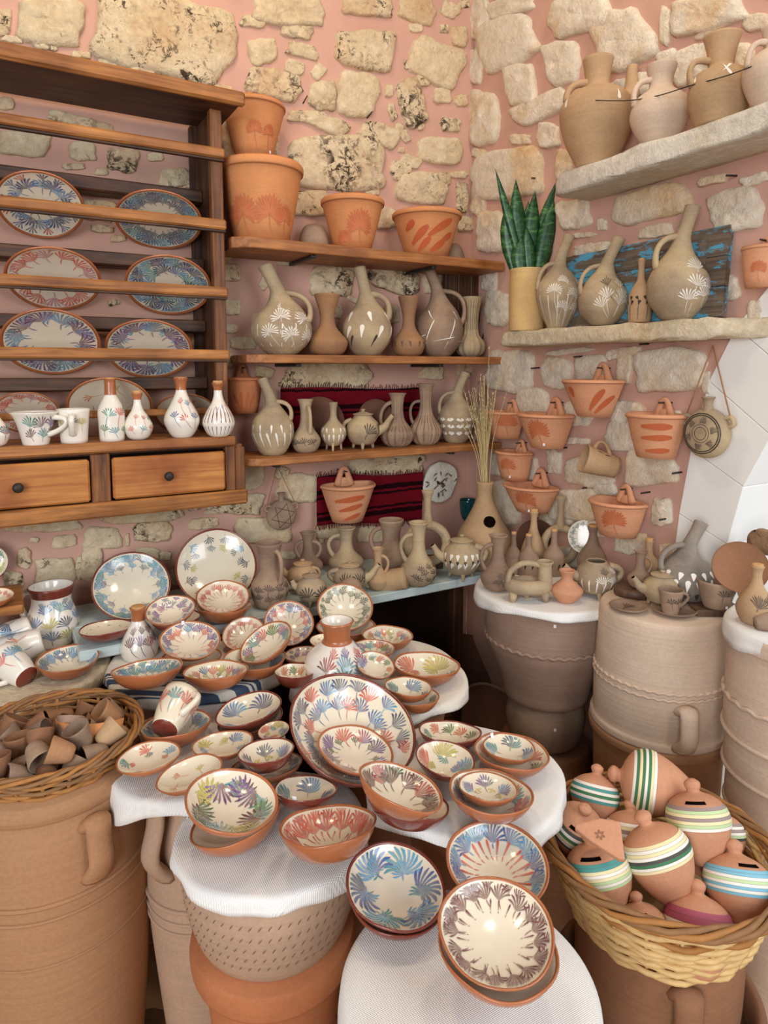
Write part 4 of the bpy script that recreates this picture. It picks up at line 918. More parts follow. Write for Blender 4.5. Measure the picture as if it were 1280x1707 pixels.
wv('painted_bottle', 'white bottle with flared brown neck and blue and red flowers', 'bottle', 304, 726, 98, 57, [(0, 0, .52), (0, .08, .74), (0, .25, 1), (0, .38, .95), (0, .55, .66), (0, .7, .4), (0, .8, .3), (0, .9, .32), (0, 1, .42)], cork=.08, neck=.79, deco=[('F', 8, .55, .28, 5, 90, 'red/coral blue/sky', .25), ('F', 8, .32, .28, 5, 90, 'blue red', .2)])
wv('painted_bottle', 'white bottle with fine purple grasses beside the right end of the rack', 'bottle', 365, 722, 88, 52, 'gourd', dd=.208, cork=.22, neck=.85, deco=[('L', 22, .05, .55, .03, 'mar'), ('F', 9, .52, .22, 4, 70, 'pur sky coral', .2)])

# ---------------------------------------------------------------- top shelf of flower pots
fan = lambda a, z, l, s: ('fan', a, z, l, R_(s))
SP1 = ('b', .115, S1)
def flower_pot(label, px, by, H, W, br, motif, handle=True, sticker=None):
    b = stand(px, by, W*br, [(0, 0, 1)], SP1); R = W/2*scl(b); h = H*scl(b)
    root = thing('flower_pot', label, 'flower pot', b, HB)
    V, F = lathe([(br*R, 0), (R*(br+(1-br)*.5), h*.5), (R*.935, h*.88), (R*.985, h*.9), (R, h*.96), (R*.98, h), (R*.9, h*.98), (R*(br+(1-br)*.5)*.9, h*.5), (br*R*.85, h*.1)], 48, True, True, 2); mk('body', V, F, M['orange'], root)
    def mp(a, bb):
        q = bb/h; r = R*(br+(1-br)*min(max(q, 0), .9))*.99+.0022; t = -math.pi/2+a/(R*.9); return (r*math.cos(t), r*math.sin(t), bb)
    p = Paint(mp, lin('#dd9466'), int(px))
    for m_ in motif:
        if m_[0] == 'leaf': p.stroke([(m_[1]*R+m_[3]*R*q*math.cos(R_(m_[5])), m_[2]*h+m_[3]*R*q*math.sin(R_(m_[5]))) for q in (0, .15, .3, .45, .6, .75, .88, 1)], m_[4]*1.5*R, PAL['leaf'], PAL['leaf'], .25, .5)
        else: p.fan(m_[1]*R, m_[2]*h, R_(90), 19, m_[4], m_[3]*R, [mixc(PAL['leaf'], p.g, .15)], m_[2]*h*.9, 0, .7)
    p.make('painted_pattern', M['slip'], root)
    if handle:
        V, F = tube([(-.16*R, R*.9, h*.97), (-.12*R, R*.92, h*1.08), (0, R*.93, h*1.12), (.12*R, R*.92, h*1.08), (.16*R, R*.9, h*.97)], R*.05, 8, 1, 3, side=(0, 1, 0)); mk('loop_handle', V, F, M['orange'], root)
flower_pot('largest terracotta pot with two burnt orange fans, left on the topmost shelf', 437, 399, 122, 140, .64, [fan(-.36, .3, .42, 230), fan(.36, .3, .42, 230), fan(.85, .25, .32, 200), fan(-.85, .25, .32, 200)], False)
flower_pot('middle terracotta pot with one tall fan on the topmost shelf', 588, 411, 82, 106, .56, [fan(.3, .4, .5, 220), fan(-.32, .14, .34, 190)])
flower_pot('terracotta pot with slanting leaf strokes, right on the topmost shelf', 711, 424, 72, 116, .58, [('leaf', -.6, .25, .75, .11, 38), ('leaf', -.4, .1, .6, .1, 36), ('leaf', 0, .42, .85, .11, 32), ('leaf', .1, .1, .6, .11, 28), ('leaf', .45, .3, .5, .1, 30), ('leaf', -.75, .55, .4, .1, 34)])
hanging_pot('terracotta pot hanging above the largest pot beside the plate rack', 'b', 421, 178, 106, 88, .54, [fan(.0, .42, .3, 190), fan(.55, .4, .26, 180)], loop=.16, mat='orange', sticker=(.55, .12))
for lb, px, by, H, W in (('upturned clay dome between the two larger pots on the topmost shelf', 523, 407, 44, 92), ('upturned clay dome behind the pot with slanting leaves', 752, 428, 34, 60)):
    b = stand(px, by, W, [(0, 0, 1)], ('b', .065, S1)); s_ = scl(b); R = min(W/2*s_, .05); t_ = thing('clay_dome', lb, 'clay pot', b, HB)
    V, F = lathe([(R, 0), (R*.97, .004), (R*.9, H*s_*.4), (R*.7, H*s_*.8), (R*.4, H*s_*.97), (.0006, H*s_)], 32, True, True, 3); mk('body', V, F, M['greydk'], t_)

# ---------------------------------------------------------------- middle shelf of jugs
SP2 = ('b', .115, S2); SP3 = ('b', .12, S3)
WF = [('F', 6, .37, .25, 12, 210, 'wht', .3), ('F', 7, .22, .22, 12, 210, 'wht', .18), ('F', 5, .48, .2, 11, 200, 'wht', .4), ('L', 14, .02, .42, .02, 'wht')]
JH = dict(handle=(1, .72, .36, .5, .02, .1))
vessel('long_necked_jug', 'grey jug with white fan flowers, first on the middle shelf', 'jug', 470, 590, 146, 100, 'bent', SP2, lean=1, deco=WF, handle=(1, .70, .38, .32, .02, .09))
vessel('flared_vase', 'larger brown flared vase between the two left jugs', 'vase', 546, 592, 100, 66, 'vase', SP2, 'vase')
vessel('long_necked_jug', 'grey jug with white petal strokes in the middle of the middle shelf', 'jug', 612, 594, 145, 82, 'bent', SP2, lean=.6, deco=[('P', 7, .2, .5, .09, 80, 'wht'), ('P', 5, .38, .4, .1, 100, 'wht'), ('P', 5, .1, .5, .05, 70, 'drk')], handle=(1, .70, .42, .3, .02, .12))
vessel('flared_vase', 'smaller brown flared vase left of the scratched jug', 'vase', 681, 594, 98, 54, 'vase', SP2, 'vase', deco=[('P', 9, .16, .35, .08, 90, 'brn')])
vessel('long_necked_jug', 'dark grey jug scratched with thin white crossing lines', 'jug', 732, 597, 150, 78, 'bent', SP2, 'greydk', lean=1.05, deco=[('P', 5, .08, 1.3, .025, 62, 'wht'), ('P', 4, .16, .9, .02, 12, 'wht'), ('P', 4, .4, .5, .03, 120, 'wht')], handle=(1, .72, .36, .42, .03, .09))
vessel('ribbed_vase', 'slim ribbed vase at the right end of the middle shelf', 'vase', 784, 597, 98, 48, 'flute', SP2, 'grey', rib=.05, n=72, deco=[('L', 24, .45, .95, .03, 'brn')])
def plank_box(label, x0, x1, y0, y1, off, th, lean=0, z=None):
    a = hit(x0, y1, 1, -off); b = hit(x1, y0, 1, -off); z0 = a.z if z is None else z; t_ = thing('old_wooden_board', label, 'board', ((a.x+b.x)/2, -off, z0)); w_ = (b.x-a.x)/2; h_ = b.z-z0
    for i in range(3): mkbox('board_strip', M['oldbox'], t_, -w_+w_*2/3*i, -w_+w_*2/3*(i+1)-.001, 0, th+.001*i, 0, h_, b=.002)
    mkbox('cross_batten', M['oldbox'], t_, -w_*.98, w_*.98, -.012, -.0005, h_*.42, h_*.55, b=.002)
plank_box('dark old wooden board leaning on the wall behind the ribbed vase', 742, 806, 456, 592, .045, .02, z=S2)
plank_box('low dark old wooden box end in the corner of the middle shelf', 806, 842, 553, 598, .08, .03, z=S2)

# ---------------------------------------------------------------- lowest shelf
vessel('long_necked_jug', 'ochre grey jug with white drips at the left of the lowest shelf', 'jug', 455, 757, 126, 70, 'bentslim', SP3, lean=.9, deco=[('P', 12, .12, .7, .05, 92, 'wht'), ('P', 9, .3, .4, .05, 85, 'wht')], handle=(1, .70, .46, .3, .02, .1))
vessel('small_ewer', 'small brown spouted ewer second from left on the lowest shelf', 'ewer', 510, 753, 88, 48, 'ewer', SP3, 'grey', yaw=-60, handle=(1, .88, .36, .3), deco=[('F', 8, .18, .3, 7, 130, 'drk', .06)])
vessel('footed_bottle', 'small three footed bottle with white petals on the lowest shelf', 'bottle', 556, 750, 80, 42, [(0, .1, .4), (0, .18, .75), (0, .34, 1), (0, .46, .95), (0, .58, .55), (0, .68, .3), (0, .85, .27), (0, 1, .36)], SP3, 'grey', feet=True, deco=[('P', 11, .2, .6, .08, 88, 'wht'), ('P', 9, .38, .4, .07, 92, 'wht')])
vessel('teapot', 'grey teapot with incised leaf fans in the middle of the lowest shelf', 'teapot', 605, 748, 66, 56, 'teapot', SP3, 'grey', spout=(1, .42, .75, .42), handle=(-1, .72, .36, .38, 0, .13), lid=True, feet=True, deco=[('F', 6, .4, .5, 7, 90, 'drk', .15, 60)])
vessel('ribbed_jug', 'jug with ribbed belly and handle at left beside the grey teapot', 'jug', 662, 743, 88, 54, 'ewer', SP3, 'greydk', handle=(-1, .84, .3, .42, 0, .12), rib=.04, n=72, deco=[('L', 24, .06, .4, .03, 'brn')])
vessel('ribbed_jug', 'slimmer jug with fluted belly before the red weaving', 'jug', 709, 741, 100, 52, 'ewer', SP3, 'greydk', handle=(-1, .72, .34, .45, .04, .1), rib=.05, n=72, deco=[('L', 24, .06, .5, .035, 'brn')])
vessel('long_necked_jug', 'grey jug painted with a white leafy branch, neck bent to the right', 'jug', 760, 739, 116, 60, 'bentslim', SP3, 'grey', lean=-.95, handle=(-1, .72, .42, .3, .02, .11), deco=[('P', 9, .12, .22, .1, 50, 'wht'), ('P', 9, .12, .22, .1, 130, 'wht'), ('P', 9, .22, .22, .1, 50, 'wht'), ('P', 9, .22, .22, .1, 130, 'wht'), ('P', 9, .32, .2, .1, 50, 'wht'), ('P', 9, .32, .2, .1, 130, 'wht')])
vessel('conical_pot', 'brown cone shaped pot at the right end of the lowest shelf behind grasses', 'pot', 802, 737, 96, 42, 'conicpot', ('b', .10, S3), 'greydk')
def leanplate(label, cx, cy, W, Hh, plane, mat='darkplate', pat=None, paintk='slip', rot=0, hb=.14, name='clay_plate'):
    return bowl(label, cx, cy, W, Hh, rot, hb=hb, rb=.5, pat=pat, wob=.004, plane=plane, name=name, cat='plate', t=.04, body=mat, glaze=mat)
leanplate('dark brown clay plate leaning behind the small spouted ewer', 532, 703, 84, 92, (1, -.06))
leanplate('dark brown clay plate leaning behind the grey teapot', 626, 694, 58, 88, (1, -.06))
# wall pots and weavings
hanging_pot('reddish pot hanging between the plate rack and the lowest shelf', 'b', 406, 630, 64, 58, .68, [('leaf', -.15, .1, .9, .06, 92), ('leaf', .1, .1, .9, .06, 84), ('leaf', -.3, .2, .7, .06, 110), ('leaf', .3, .2, .7, .06, 70)], loop=.42, mat='terra')
hanging_pot('terracotta pot with wavy leaves hanging in front of the lower red weaving', 'b', 578, 806, 87, 62, .55, [('leaf', -.6, .62, 1.1, .1, 8), ('leaf', -.5, .35, 1.0, .09, 12), ('leaf', -.3, .1, .8, .08, 14)], loop=.34, d0=.042)
def rug(label, pts, off, seed):
    P = [hit(x, y, 1, -off) for x, y in pts]; rng = random.Random(seed); c = sum(P, Vector())/4; n, m = 26, 16; V = []
    for s_ in (0, 1):
        for i in range(m+1):
            for j in range(n+1):
                u, v = j/n, i/m; p = (P[0]*(1-u)+P[1]*u)*(1-v)+(P[3]*(1-u)+P[2]*u)*v-c
                V.append((p.x, .004*math.sin(u*11+seed)+.003*noise.noise(Vector((u*5, v*5, seed)))-(0 if s_ else .004), p.z+.004*math.sin(u*7)))
    k = (n+1)*(m+1); F = []
    for i in range(m):
        for j in range(n):
            q = i*(n+1)+j; F += [(q, q+1, q+n+2, q+n+1), (k+q, k+q+n+1, k+q+n+2, k+q+1)]
    for j in range(n): F += [(j, k+j, k+j+1, j+1), (m*(n+1)+j, m*(n+1)+j+1, k+m*(n+1)+j+1, k+m*(n+1)+j)]
    root = thing('woven_textile', label, 'weaving', c); mk('weave', V, F, M['rug'], root)
    VF = ([], [])
    for e in (0, 1):
        for j in range(70):
            u = j/69; p = (P[0]*(1-u)+P[1]*u if e == 0 else P[3]*(1-u)+P[2]*u)-c; dz = .018 if e == 0 else -.018
            p.y = -.002; p.z += .004*math.sin(u*7)
            VF = join(VF, tube([p, p+Vector((rng.uniform(-.006, .006), -.004, dz*rng.uniform(.4, 1)))], .0013, 4, 1, 0))
    mk('fringe', *VF, M['rug'], root, kind='stuff')
rug('red woven textile with black stripes on the wall behind the lowest shelf', [(468, 648), (712, 646), (712, 742), (468, 748)], .03, 2)
rug('red woven textile with black stripes hanging below the lowest shelf', [(527, 795), (704, 788), (702, 866), (527, 876)], .03, 5)
def flask(label, wall, cx, cy, R_px, nail_px, mat, pat, off):
    ax, rot = (1, WALLB) if wall == 'b' else (0, WALLR)
    c = hit(cx, cy, ax, -off); R = R_px*scl(c); root = thing('hanging_flask', label, 'flask', c, rot)
    prof = [(.0006, -.42*R), (R*.3, -.42*R), (R*.7, -.34*R), (R*.95, -.15*R), (R, 0), (R*.95, .15*R), (R*.7, .34*R), (R*.3, .42*R), (.0006, .42*R)]
    V, F = lathe(prof, 40, False, False, 2); V = [(x, -z, y) for x, y, z in V]; fixn(mk('body', V, F, M[mat], root))
    V, F = lathe([(R*.22, R*.9), (R*.17, R*1.15), (R*.2, R*1.32), (R*.27, R*1.42), (R*.2, R*1.42), (R*.14, R*1.2)], 20, False, True, 3); mk('neck', V, F, M[mat], root)
    for s_ in (-1, 1):
        V, F = tube([(s_*R*.72, 0, R*.62), (s_*R*1.02, 0, R*.66), (s_*R*1.1, 0, R*.4), (s_*R*.9, 0, R*.3)], R*.09, 8, 1.3, 4, side=(0, 1, 0)); mk('ear', V, F, M[mat], root)
    for q in pat:
        V, F = tube([(q*R*math.cos(t), -R*.42+.16*R*q*q, q*R*math.sin(t)) for t in [i*.2618 for i in range(24)]], R*.018, 6, 1, 1, True); mk('ring_groove', V, F, M['iron'], root)
    nl = hit(*nail_px, ax, -.03); nl = root.matrix_world.inverted() @ nl
    for s_ in (-1, 1):
        V, F = tube([(s_*R*.98, 0, R*.6), nl], R*.028, 6, 1, 0); mk('cord', V, F, M['rope'], root)
    if pat:
        p = Paint(lambda a, b: (a, -R*.45+.16*(a*a+b*b)/R, b), lin('#a08c77'), 4)
        for i in range(6): p.fan(.45*R*math.cos(i*1.047), .45*R*math.sin(i*1.047), i*1.047+1.2, 7, R_(60), R*.33, [PAL['drk']], 0, .2)
    else:
        p = Paint(lambda a, b: (a, -R*.45+.2*(a*a+b*b)/R, b), lin('#8a6d55'), 4)
        for i in range(6):
            a = i*1.047+.2; p.stroke([(R*.8*math.cos(a)*(1-q)+R*.8*math.cos(a+2.1)*q, R*.8*math.sin(a)*(1-q)+R*.8*math.sin(a+2.1)*q) for q in (0, .25, .5, .75, 1)], R*.02, PAL['drk'], PAL['drk'], 1)
    p.make('painted_pattern', M['slip'], root)
flask('round brown pilgrim flask with scratched star hanging under the lowest shelf', 'b', 469, 858, 26, (462, 776), 'greydk', [], .045)
flask('round grey pilgrim flask with dark rings hanging by a cord on the side wall', 'r', 1178, 722, 42, (1188, 576), 'grey', [.25, .36, .72, .8], .05)
pl = rough_slab('painted_stone', 'flat white stone painted with dark petals beside the lower red weaving', 'stone', [(.072*math.cos(t)*(1+.12*math.sin(2*t)), .074*math.sin(t)) for t in [i*math.pi/6 for i in range(12)]], 0, .014, M['slab'], 31, .003, hit(731, 803, 1, -.022), Matrix.Rotation(R_(90), 3, 'X'))
p = Paint(lambda a, b: (a, b, .0205), lin('#e6e0d4'), 9)
for i in range(26):
    r = p.r; a = r.uniform(0, 6.28); q = .055*math.sqrt(r.random()); x, y = q*math.cos(a), q*math.sin(a); t = r.uniform(0, 6.28); p.stroke([(x+.017*u*math.cos(t), y+.017*u*math.sin(t)) for u in (0, .3, .6, .85, 1)], .0034, lin('#5b4238'), lin('#6f5548'), .4, .4)
p.make('painted_pattern', M['slip'], pl)

# ---------------------------------------------------------------- stone ledges on the side wall
U1 = ('r', .1, 2.032)
vessel('big_jar', 'large pale jar with short spout, leftmost on the upper stone ledge', 'jar', 991, 292, 172, 118, [(0, 0, .5), (0, .06, .58), (0, .25, .85), (0, .45, 1), (0, .58, .97), (0, .68, .72), (0, .72, .42), (0, .76, .34), (0, .86, .35), (0, 1, .42)], U1, 'tan', handle=(-1, .78, .62, .22, .02, .1), spout=(1, .60, .02, .34), deco=[('P', 3, .62, .3, .05, 270, 'wht')])
vessel('big_jar', 'squat pale jar with pinched lip, second on the upper stone ledge', 'jar', 1097, 256, 128, 94, [(0, 0, .5), (0, .08, .66), (0, .28, .95), (0, .42, 1), (0, .58, .85), (0, .68, .5), (0, .74, .4), (0, .84, .4), (0, .93, .48), (0, 1, .52)], U1, 'jarpale', handle=(-1, .82, .5, .3, .03, .1))
vessel('big_jar', 'ochre jar with wide flared neck, third on the upper stone ledge', 'jar', 1196, 226, 142, 98, [(0, 0, .7), (0, .1, .82), (0, .3, 1), (0, .45, .98), (0, .58, .78), (0, .64, .45), (0, .72, .42), (0, .86, .48), (0, 1, .6)], U1, 'tan', handle=(-1, .72, .45, .4, .06, .1), deco=[('P', 4, .6, .5, .05, 300, 'wht'), ('P', 4, .5, .5, .05, 55, 'wht')])
vessel('big_jar', 'pale jar cut by the right edge on the upper stone ledge', 'jar', 1288, 196, 128, 98, [(0, 0, .6), (0, .1, .75), (0, .35, 1), (0, .55, .95), (0, .68, .6), (0, .74, .4), (0, 1, .5)], U1, 'jarpale', handle=(-1, .8, .5, .25, .05, .1))
wp = [hit(x, y, 0, -o) for x, y, o in ((968, 166, .17), (1040, 168, .17), (1095, 160, .155), (1150, 143, .16), (1215, 125, .165), (1290, 96, .15))]
wi = thing('wire_cord', 'thin dark wire strung across the big jars on the upper stone ledge', 'wire', wp[2]); V, F = tube([q-wp[2] for q in wp], .0012, 6, 1, 3); mk('strand', V, F, M['iron'], wi)
U2 = ('r', .074, 1.617)
vessel('plant_pot', 'straw coloured cylindrical pot holding the snake plant', 'plant pot', 877, 553, 100, 58, 'cyl', U2, 'yellowpot', inner=.8)
b = stand(877, 553, 58, PF['cyl'], U2); s_ = scl(b)
pt = thing('snake_plant', 'snake plant with upright dark green banded leaves in the straw pot', 'plant', b+Vector((0, 0, 84*s_)), HB)
for i, (x0, x1, y, H, wd, bend) in enumerate(((-6, -56, 0, 176, 7, .1), (-16, -34, 4, 128, 12, .35), (-8, -22, 2, 160, 13, .1), (0, 0, 8, 128, 12, 0), (6, 10, 3, 142, 13, -.1), (14, 46, 8, 160, 10, -.15), (16, 40, -2, 128, 13, .15), (-8, -12, -8, 66, 13, .2), (20, 42, 6, 96, 9, .2), (4, -4, -6, 84, 11, 0), (-14, -40, 8, 92, 10, .2))):
    V = []; n = 9
    for j in range(n):
        t = j/(n-1); wj = wd*s_*(.55+.6*math.sin(min(1, t*1.6)*1.57))*(1 if t < .55 else max(.03, 1-((t-.55)/.45)**1.6)); x = (x0+(x1-x0)*(t**1.3)+bend*20*math.sin(t*3.14)*(-1 if x1 < 0 else 1))*s_; z = H*s_*t*1.0
        for u in (-1, -.5, 0, .5, 1): V.append((x+u*wj, y*s_*(1-t*.3)+(u*u)*wj*.35, z))
    F = [(a*5+c, a*5+c+1, a*5+c+6, a*5+c+5) for a in range(n-1) for c in range(4)]
    o = mk('leaf', V, F, M['leaf'], pt); md = o.modifiers.new('thick', 'SOLIDIFY'); md.thickness = .002
V, F = lathe([(.5*58*s_*.9, 0), (.0005, .003)], 24, True, True, 0); mk('soil', V, F, M['dark'], pt)
vessel('long_necked_jug', 'slim grey jug with white fans right beside the snake plant', 'jug', 929, 550, 152, 74, [(0, 0, .42), (0, .05, .52), (0, .2, .82), (0, .36, 1), (0, .47, .92), (0, .58, .62), (0, .66, .34), (-.04, .73, .27), (-.12, .8, .24), (-.28, .9, .21), (-.42, 1, .24)], U2, 'grey', lean=-1, handle=(-1, .70, .42, .22, .02, .1), deco=WF)
vessel('long_necked_jug', 'round grey jug with white fans before the blue board', 'jug', 1004, 536, 142, 80, 'bent', U2, 'grey', lean=-1.15, handle=(-1, .69, .36, .3, .02, .09), deco=[('F', 8, .3, .34, 7, 80, 'wht', .2), ('F', 8, .2, .34, 7, 80, 'wht', .14), ('F', 8, .42, .3, 6, 80, 'drk wht', .2)])
vessel('cork_bottle', 'slim tan bottle with cork and dark plants before the blue board', 'bottle', 1066, 530, 102, 38, 'bottle', U2, 'tan', cork=.2, deco=[('P', 8, .28, .4, .14, 80, 'drk'), ('L', 8, .04, .3, .03, 'drk'), ('P', 8, .36, .35, .13, 110, 'drk')])
vessel('long_necked_jug', 'biggest grey jug with many white fans on the lower stone ledge', 'jug', 1128, 520, 184, 98, 'bent', U2, 'grey', lean=-.75, handle=(-1, .74, .46, .25, .02, .1), deco=[('F', 8, .28, .3, 9, 130, 'wht', .25), ('F', 8, .16, .28, 9, 130, 'wht', .12), ('F', 8, .42, .3, 9, 130, 'wht drk', .3)])
Q = [hit(950, 545, 0, -.034), hit(1210, 507, 0, -.034), hit(1224, 376, 0, -.004), hit(944, 432, 0, -.004)]
zb = 1.618; Q[0].z = zb; Q[1].z = zb
c = sum(Q, Vector())/4; nn = (Q[1]-Q[0]).cross(Q[3]-Q[0]).normalized()*.016; nn = nn if nn.x > 0 else -nn
bb = thing('painted_board', 'weathered blue painted wooden board leaning behind the jugs on the ledge', 'board', c)
for i in range(3):
    a, e = i/3+.004, (i+1)/3-.004; L = lambda u, v: (Q[0]*(1-u)+Q[1]*u)*(1-v)+(Q[3]*(1-u)+Q[2]*u)*v-c
    V = [L(.0, a), L(1, a), L(1, e), L(0, e)]; V += [v+nn*-1 for v in V]
    fixn(mk('board_plank', V, [(0, 1, 2, 3), (7, 6, 5, 4), (0, 4, 5, 1), (1, 5, 6, 2), (2, 6, 7, 3), (3, 7, 4, 0)], M['bluewood'], bb, smooth=False))
V = [L(.86, .1), L(.9, .1), L(.9, .9), L(.86, .9)]; V = [v-nn*1.0 for v in V]; V += [v-nn*.35 for v in V]
fixn(mk('raised_moulding', V, [(0, 1, 2, 3), (7, 6, 5, 4), (0, 4, 5, 1), (1, 5, 6, 2), (2, 6, 7, 3), (3, 7, 4, 0)], M['bluewood'], bb, smooth=False))
# hanging pots on the side wall
hanging_pot('top terracotta hanging pot with three leaf strokes on the side wall', 'r', 995, 634, 92, 60, .52, [('leaf', -.2, .2, .75, .1, 52), ('leaf', 0, .12, .8, .09, 38), ('leaf', -.75, .55, .3, .1, 100)], loop=.3)
hanging_pot('tallest terracotta hanging pot with three flat leaves near the flask', 'r', 1099, 690, 92, 72, .62, [('leaf', -.55, .75, .9, .1, 0), ('leaf', -.6, .48, 1.0, .09, 2), ('leaf', -.5, .18, .9, .08, 2)], loop=.24)
hanging_pot('wide terracotta hanging pot with a fan, below the stone ledge corner', 'r', 917, 690, 88, 56, .55, [fan(-.28, .45, .42, 200)], loop=.28, sticker=(.5, .14))
hanging_pot('terracotta hanging pot with a fan at the far left, nearest the corner', 'r', 847, 686, 66, 44, .6, [fan(.1, .5, .5, 160)], loop=.28)
hanging_pot('small deep terracotta hanging pot with a fan in the left column', 'r', 862, 752, 60, 46, .68, [fan(-.3, .45, .45, 180)], loop=.3, sticker=(.4, .14))
hanging_pot('shallow wide terracotta hanging pot with a fan above the corked bottles', 'r', 892, 808, 86, 44, .55, [fan(-.2, .42, .42, 170)], loop=.28, sticker=(.5, .14))
hanging_pot('terracotta hanging pot with a fan, lowest of the side wall pots', 'r', 1035, 834, 84, 58, .62, [fan(-.2, .45, .45, 190)], loop=.26)
hanging_pot('terracotta hanging pot with a bright fan cut by the right edge', 'r', 1272, 412, 66, 66, .72, [fan(-.3, .4, .42, 200)], loop=.2)
c = hit(1000, 772, 0, -.07); s_ = scl(c); ax_ = (RT*.95-UP*.28).normalized(); ax_ = -ax_
vessel('hanging_mug', 'tan mug with dark strokes hanging sideways from a nail', 'mug', 1000, 772, 56, 48, [(0, 0, .74), (0, .5, .86), (0, 1, 1)], None, 'tan', at=c-ax_*.5*56*s_, rot=(lambda z: Matrix(((z.cross(Vector((0, 0, 1))).normalized().cross(z)), z.cross(Vector((0, 0, 1))).normalized()*-1, z)).transposed())(ax_), handle=(1, .8, .3, .5, 0, .13), deco=[('P', 9, .3, .5, .04, 90, 'drk'), ('P', 9, .55, .4, .04, 90, 'drk')], inner=.1)

# ================================================================ jugs on the pale blue bench
B = ('z', .851)
def bv(name, label, cat, px, by, H, W, pf, mat='grey', place=B, **k): return vessel(name, label, cat, px, by, H, W, pf, place, mat, **k)
DF = [('F', 9, .30, .26, 7, 120, 'drk', .12), ('F', 9, .18, .24, 7, 120, 'drk', .05)]
bv('ewer', 'tall brown ewer with dark fan band beside the biggest leaning plate', 'jug', 450, 1017, 108, 62, 'wide', 'greydk', yaw=-40, handle=(1, .9, .4, .3), deco=DF)
bv('two_handled_vase', 'brown two handled vase at the back behind the lidded pots', 'vase', 514, 962, 72, 48, 'ewer', 'greydk', handle=(1, .8, .42, .45, 0, .12), handle2=(-1, .8, .42, .45, 0, .12))
bv('lidded_pot', 'tan lidded pot with side spout beside the tall brown ewer', 'pot', 505, 990, 56, 52, 'teapot', 'tan', lid=True, spout=(-1, .5, .3, .22), handle=(1, .74, .4, .3))
bv('lidded_pot', 'grey lidded pot with short spout and feet, in front of the tan one', 'pot', 519, 1010, 56, 50, 'teapot', 'grey', lid=True, spout=(-1, .5, .3, .22), feet=True, deco=[('F', 5, .34, .5, 8, 130, 'drk', .05)])
bv('ewer', 'flared grey ewer with handle at left behind the first teapot', 'jug', 577, 957, 74, 58, 'ewer', 'grey', handle=(-1, .85, .36, .5, 0, .12))
bv('teapot', 'grey teapot with spout to the right behind the green flowered bowl', 'teapot', 583, 990, 52, 54, 'teapot', 'grey', lid=True, handle=(-1, .72, .36, .5, 0, .14), spout=(1, .4, .8, .5), deco=[('F', 6, .4, .45, 9, 140, 'drk', .1)])
bv('small_jug', 'small brown jug with handle at right beside the lying cup', 'jug', 630, 985, 70, 36, 'ewer', 'tan', handle=(1, .82, .4, .5, 0, .14))
bv('ewer', 'big brown ewer with round handle at left behind the small jug', 'jug', 652, 962, 92, 58, 'wide', 'greydk', handle=(-1, .86, .4, .5, 0, .13))
bv('ewer', 'long necked grey ewer with dark petals in the middle of the bench', 'jug', 697, 979, 105, 60, 'ewer', 'grey', handle=(-1, .82, .38, .5, 0, .12), deco=[('F', 9, .3, .2, 5, 120, 'drk', .08), ('F', 9, .2, .2, 5, 120, 'drk', .08), ('F', 9, .12, .2, 5, 120, 'drk', .05)])
def lying(name, label, cat, cx, cy, H, W, pf, z, img, c, mat, **k):
    """a vessel lying down: img is the direction of its mouth in the picture, c how far it turns to the viewer"""
    p = z.copy() if isinstance(z, Vector) else hit(cx, cy, 2, z); v = ray(cx, cy).normalized(); a = R_(img); ax = (RT*math.cos(a)+UP*math.sin(a)); ax = (ax-v*ax.dot(v)).normalized(); ax = (ax*math.sqrt(1-c*c)-v*c).normalized()
    s_ = scl(p); return vessel(name, label, cat, cx, cy, H, W, pf, None, mat, at=p-ax*(H*s_*.5), rot=frame(ax, k.pop('spin', 0)), **k)
lying('clay_cup', 'tan clay beaker lying on the bench, its mouth to the left', 'cup', 655, 967, 46, 40, [(0, 0, .9), (0, .5, .95), (0, 1, 1)], .875, 190, -.35, 'tan', inner=.1)
lying('clay_cup', 'round grey cup lying before the first teapot', 'cup', 583, 985, 40, 40, [(0, 0, .55), (0, .3, .95), (0, .7, 1), (0, 1, .8)], .88, 250, .25, 'greydk', inner=.2)
def ringjug(label, cx, cy, Wr, Hr, neck, mat, z):
    b = hit(cx, cy+Hr/2, 2, z); s_ = scl(b); rw, rh = Wr/2*s_, Hr/2*s_; t = rw*.2; root = thing('ring_vessel', label, 'vessel', b, HB)
    V, F = tube([((rw-t)*math.cos(a), 0, rh+(rh-t)*math.sin(a)) for a in [i*math.pi/8 for i in range(16)]], t, 14, 1.1, 3, True, side=(0, 1, 0)); mk('ring_body', V, F, M[mat], root)
    nh = neck*s_; z0 = 2*rh-t*1.2
    V, F = lathe([(t*1.3, z0), (t*1.0, z0+nh*.2), (t*.75, z0+nh*.45), (t*.8, z0+nh*.8), (t*1.25, z0+nh), (t*1.1, z0+nh), (t*.6, z0+nh*.7)], 24, False, True, 3); mk('neck', V, F, M[mat], root)
    V, F = lathe([(t*1.6, 0), (t*1.3, t*.3), (t*1.1, t*.6)], 24, True, True, 2); mk('foot_ring', V, F, M[mat], root)
    p = Paint(lambda a, q: ((rw-t+q*t*1.0)*math.cos(a), -t*1.13*math.sqrt(max(0, 1-q*q))-.0006, rh+(rh-t+q*t)*math.sin(a)), lin('#9b8672'), int(cx))
    for i in range(11): p.fan(i*.57, -.5, 1.2, 5, 1.4, .55, [PAL['drk']], 0, .1, .1)
    p.make('painted_pattern', M['slip'], root)
ringjug('ring shaped vessel with long neck standing before the lower red weaving', 712, 905, 80, 78, 58, 'grey', .88)
mkp = thing('wooden_block', 'low dark wooden block under the ring shaped vessel', 'block', hit(712, 943, 2, .851), HB); mkbox('block', M['darkwood'], mkp, -.05, .05, -.035, .035, 0, .029)
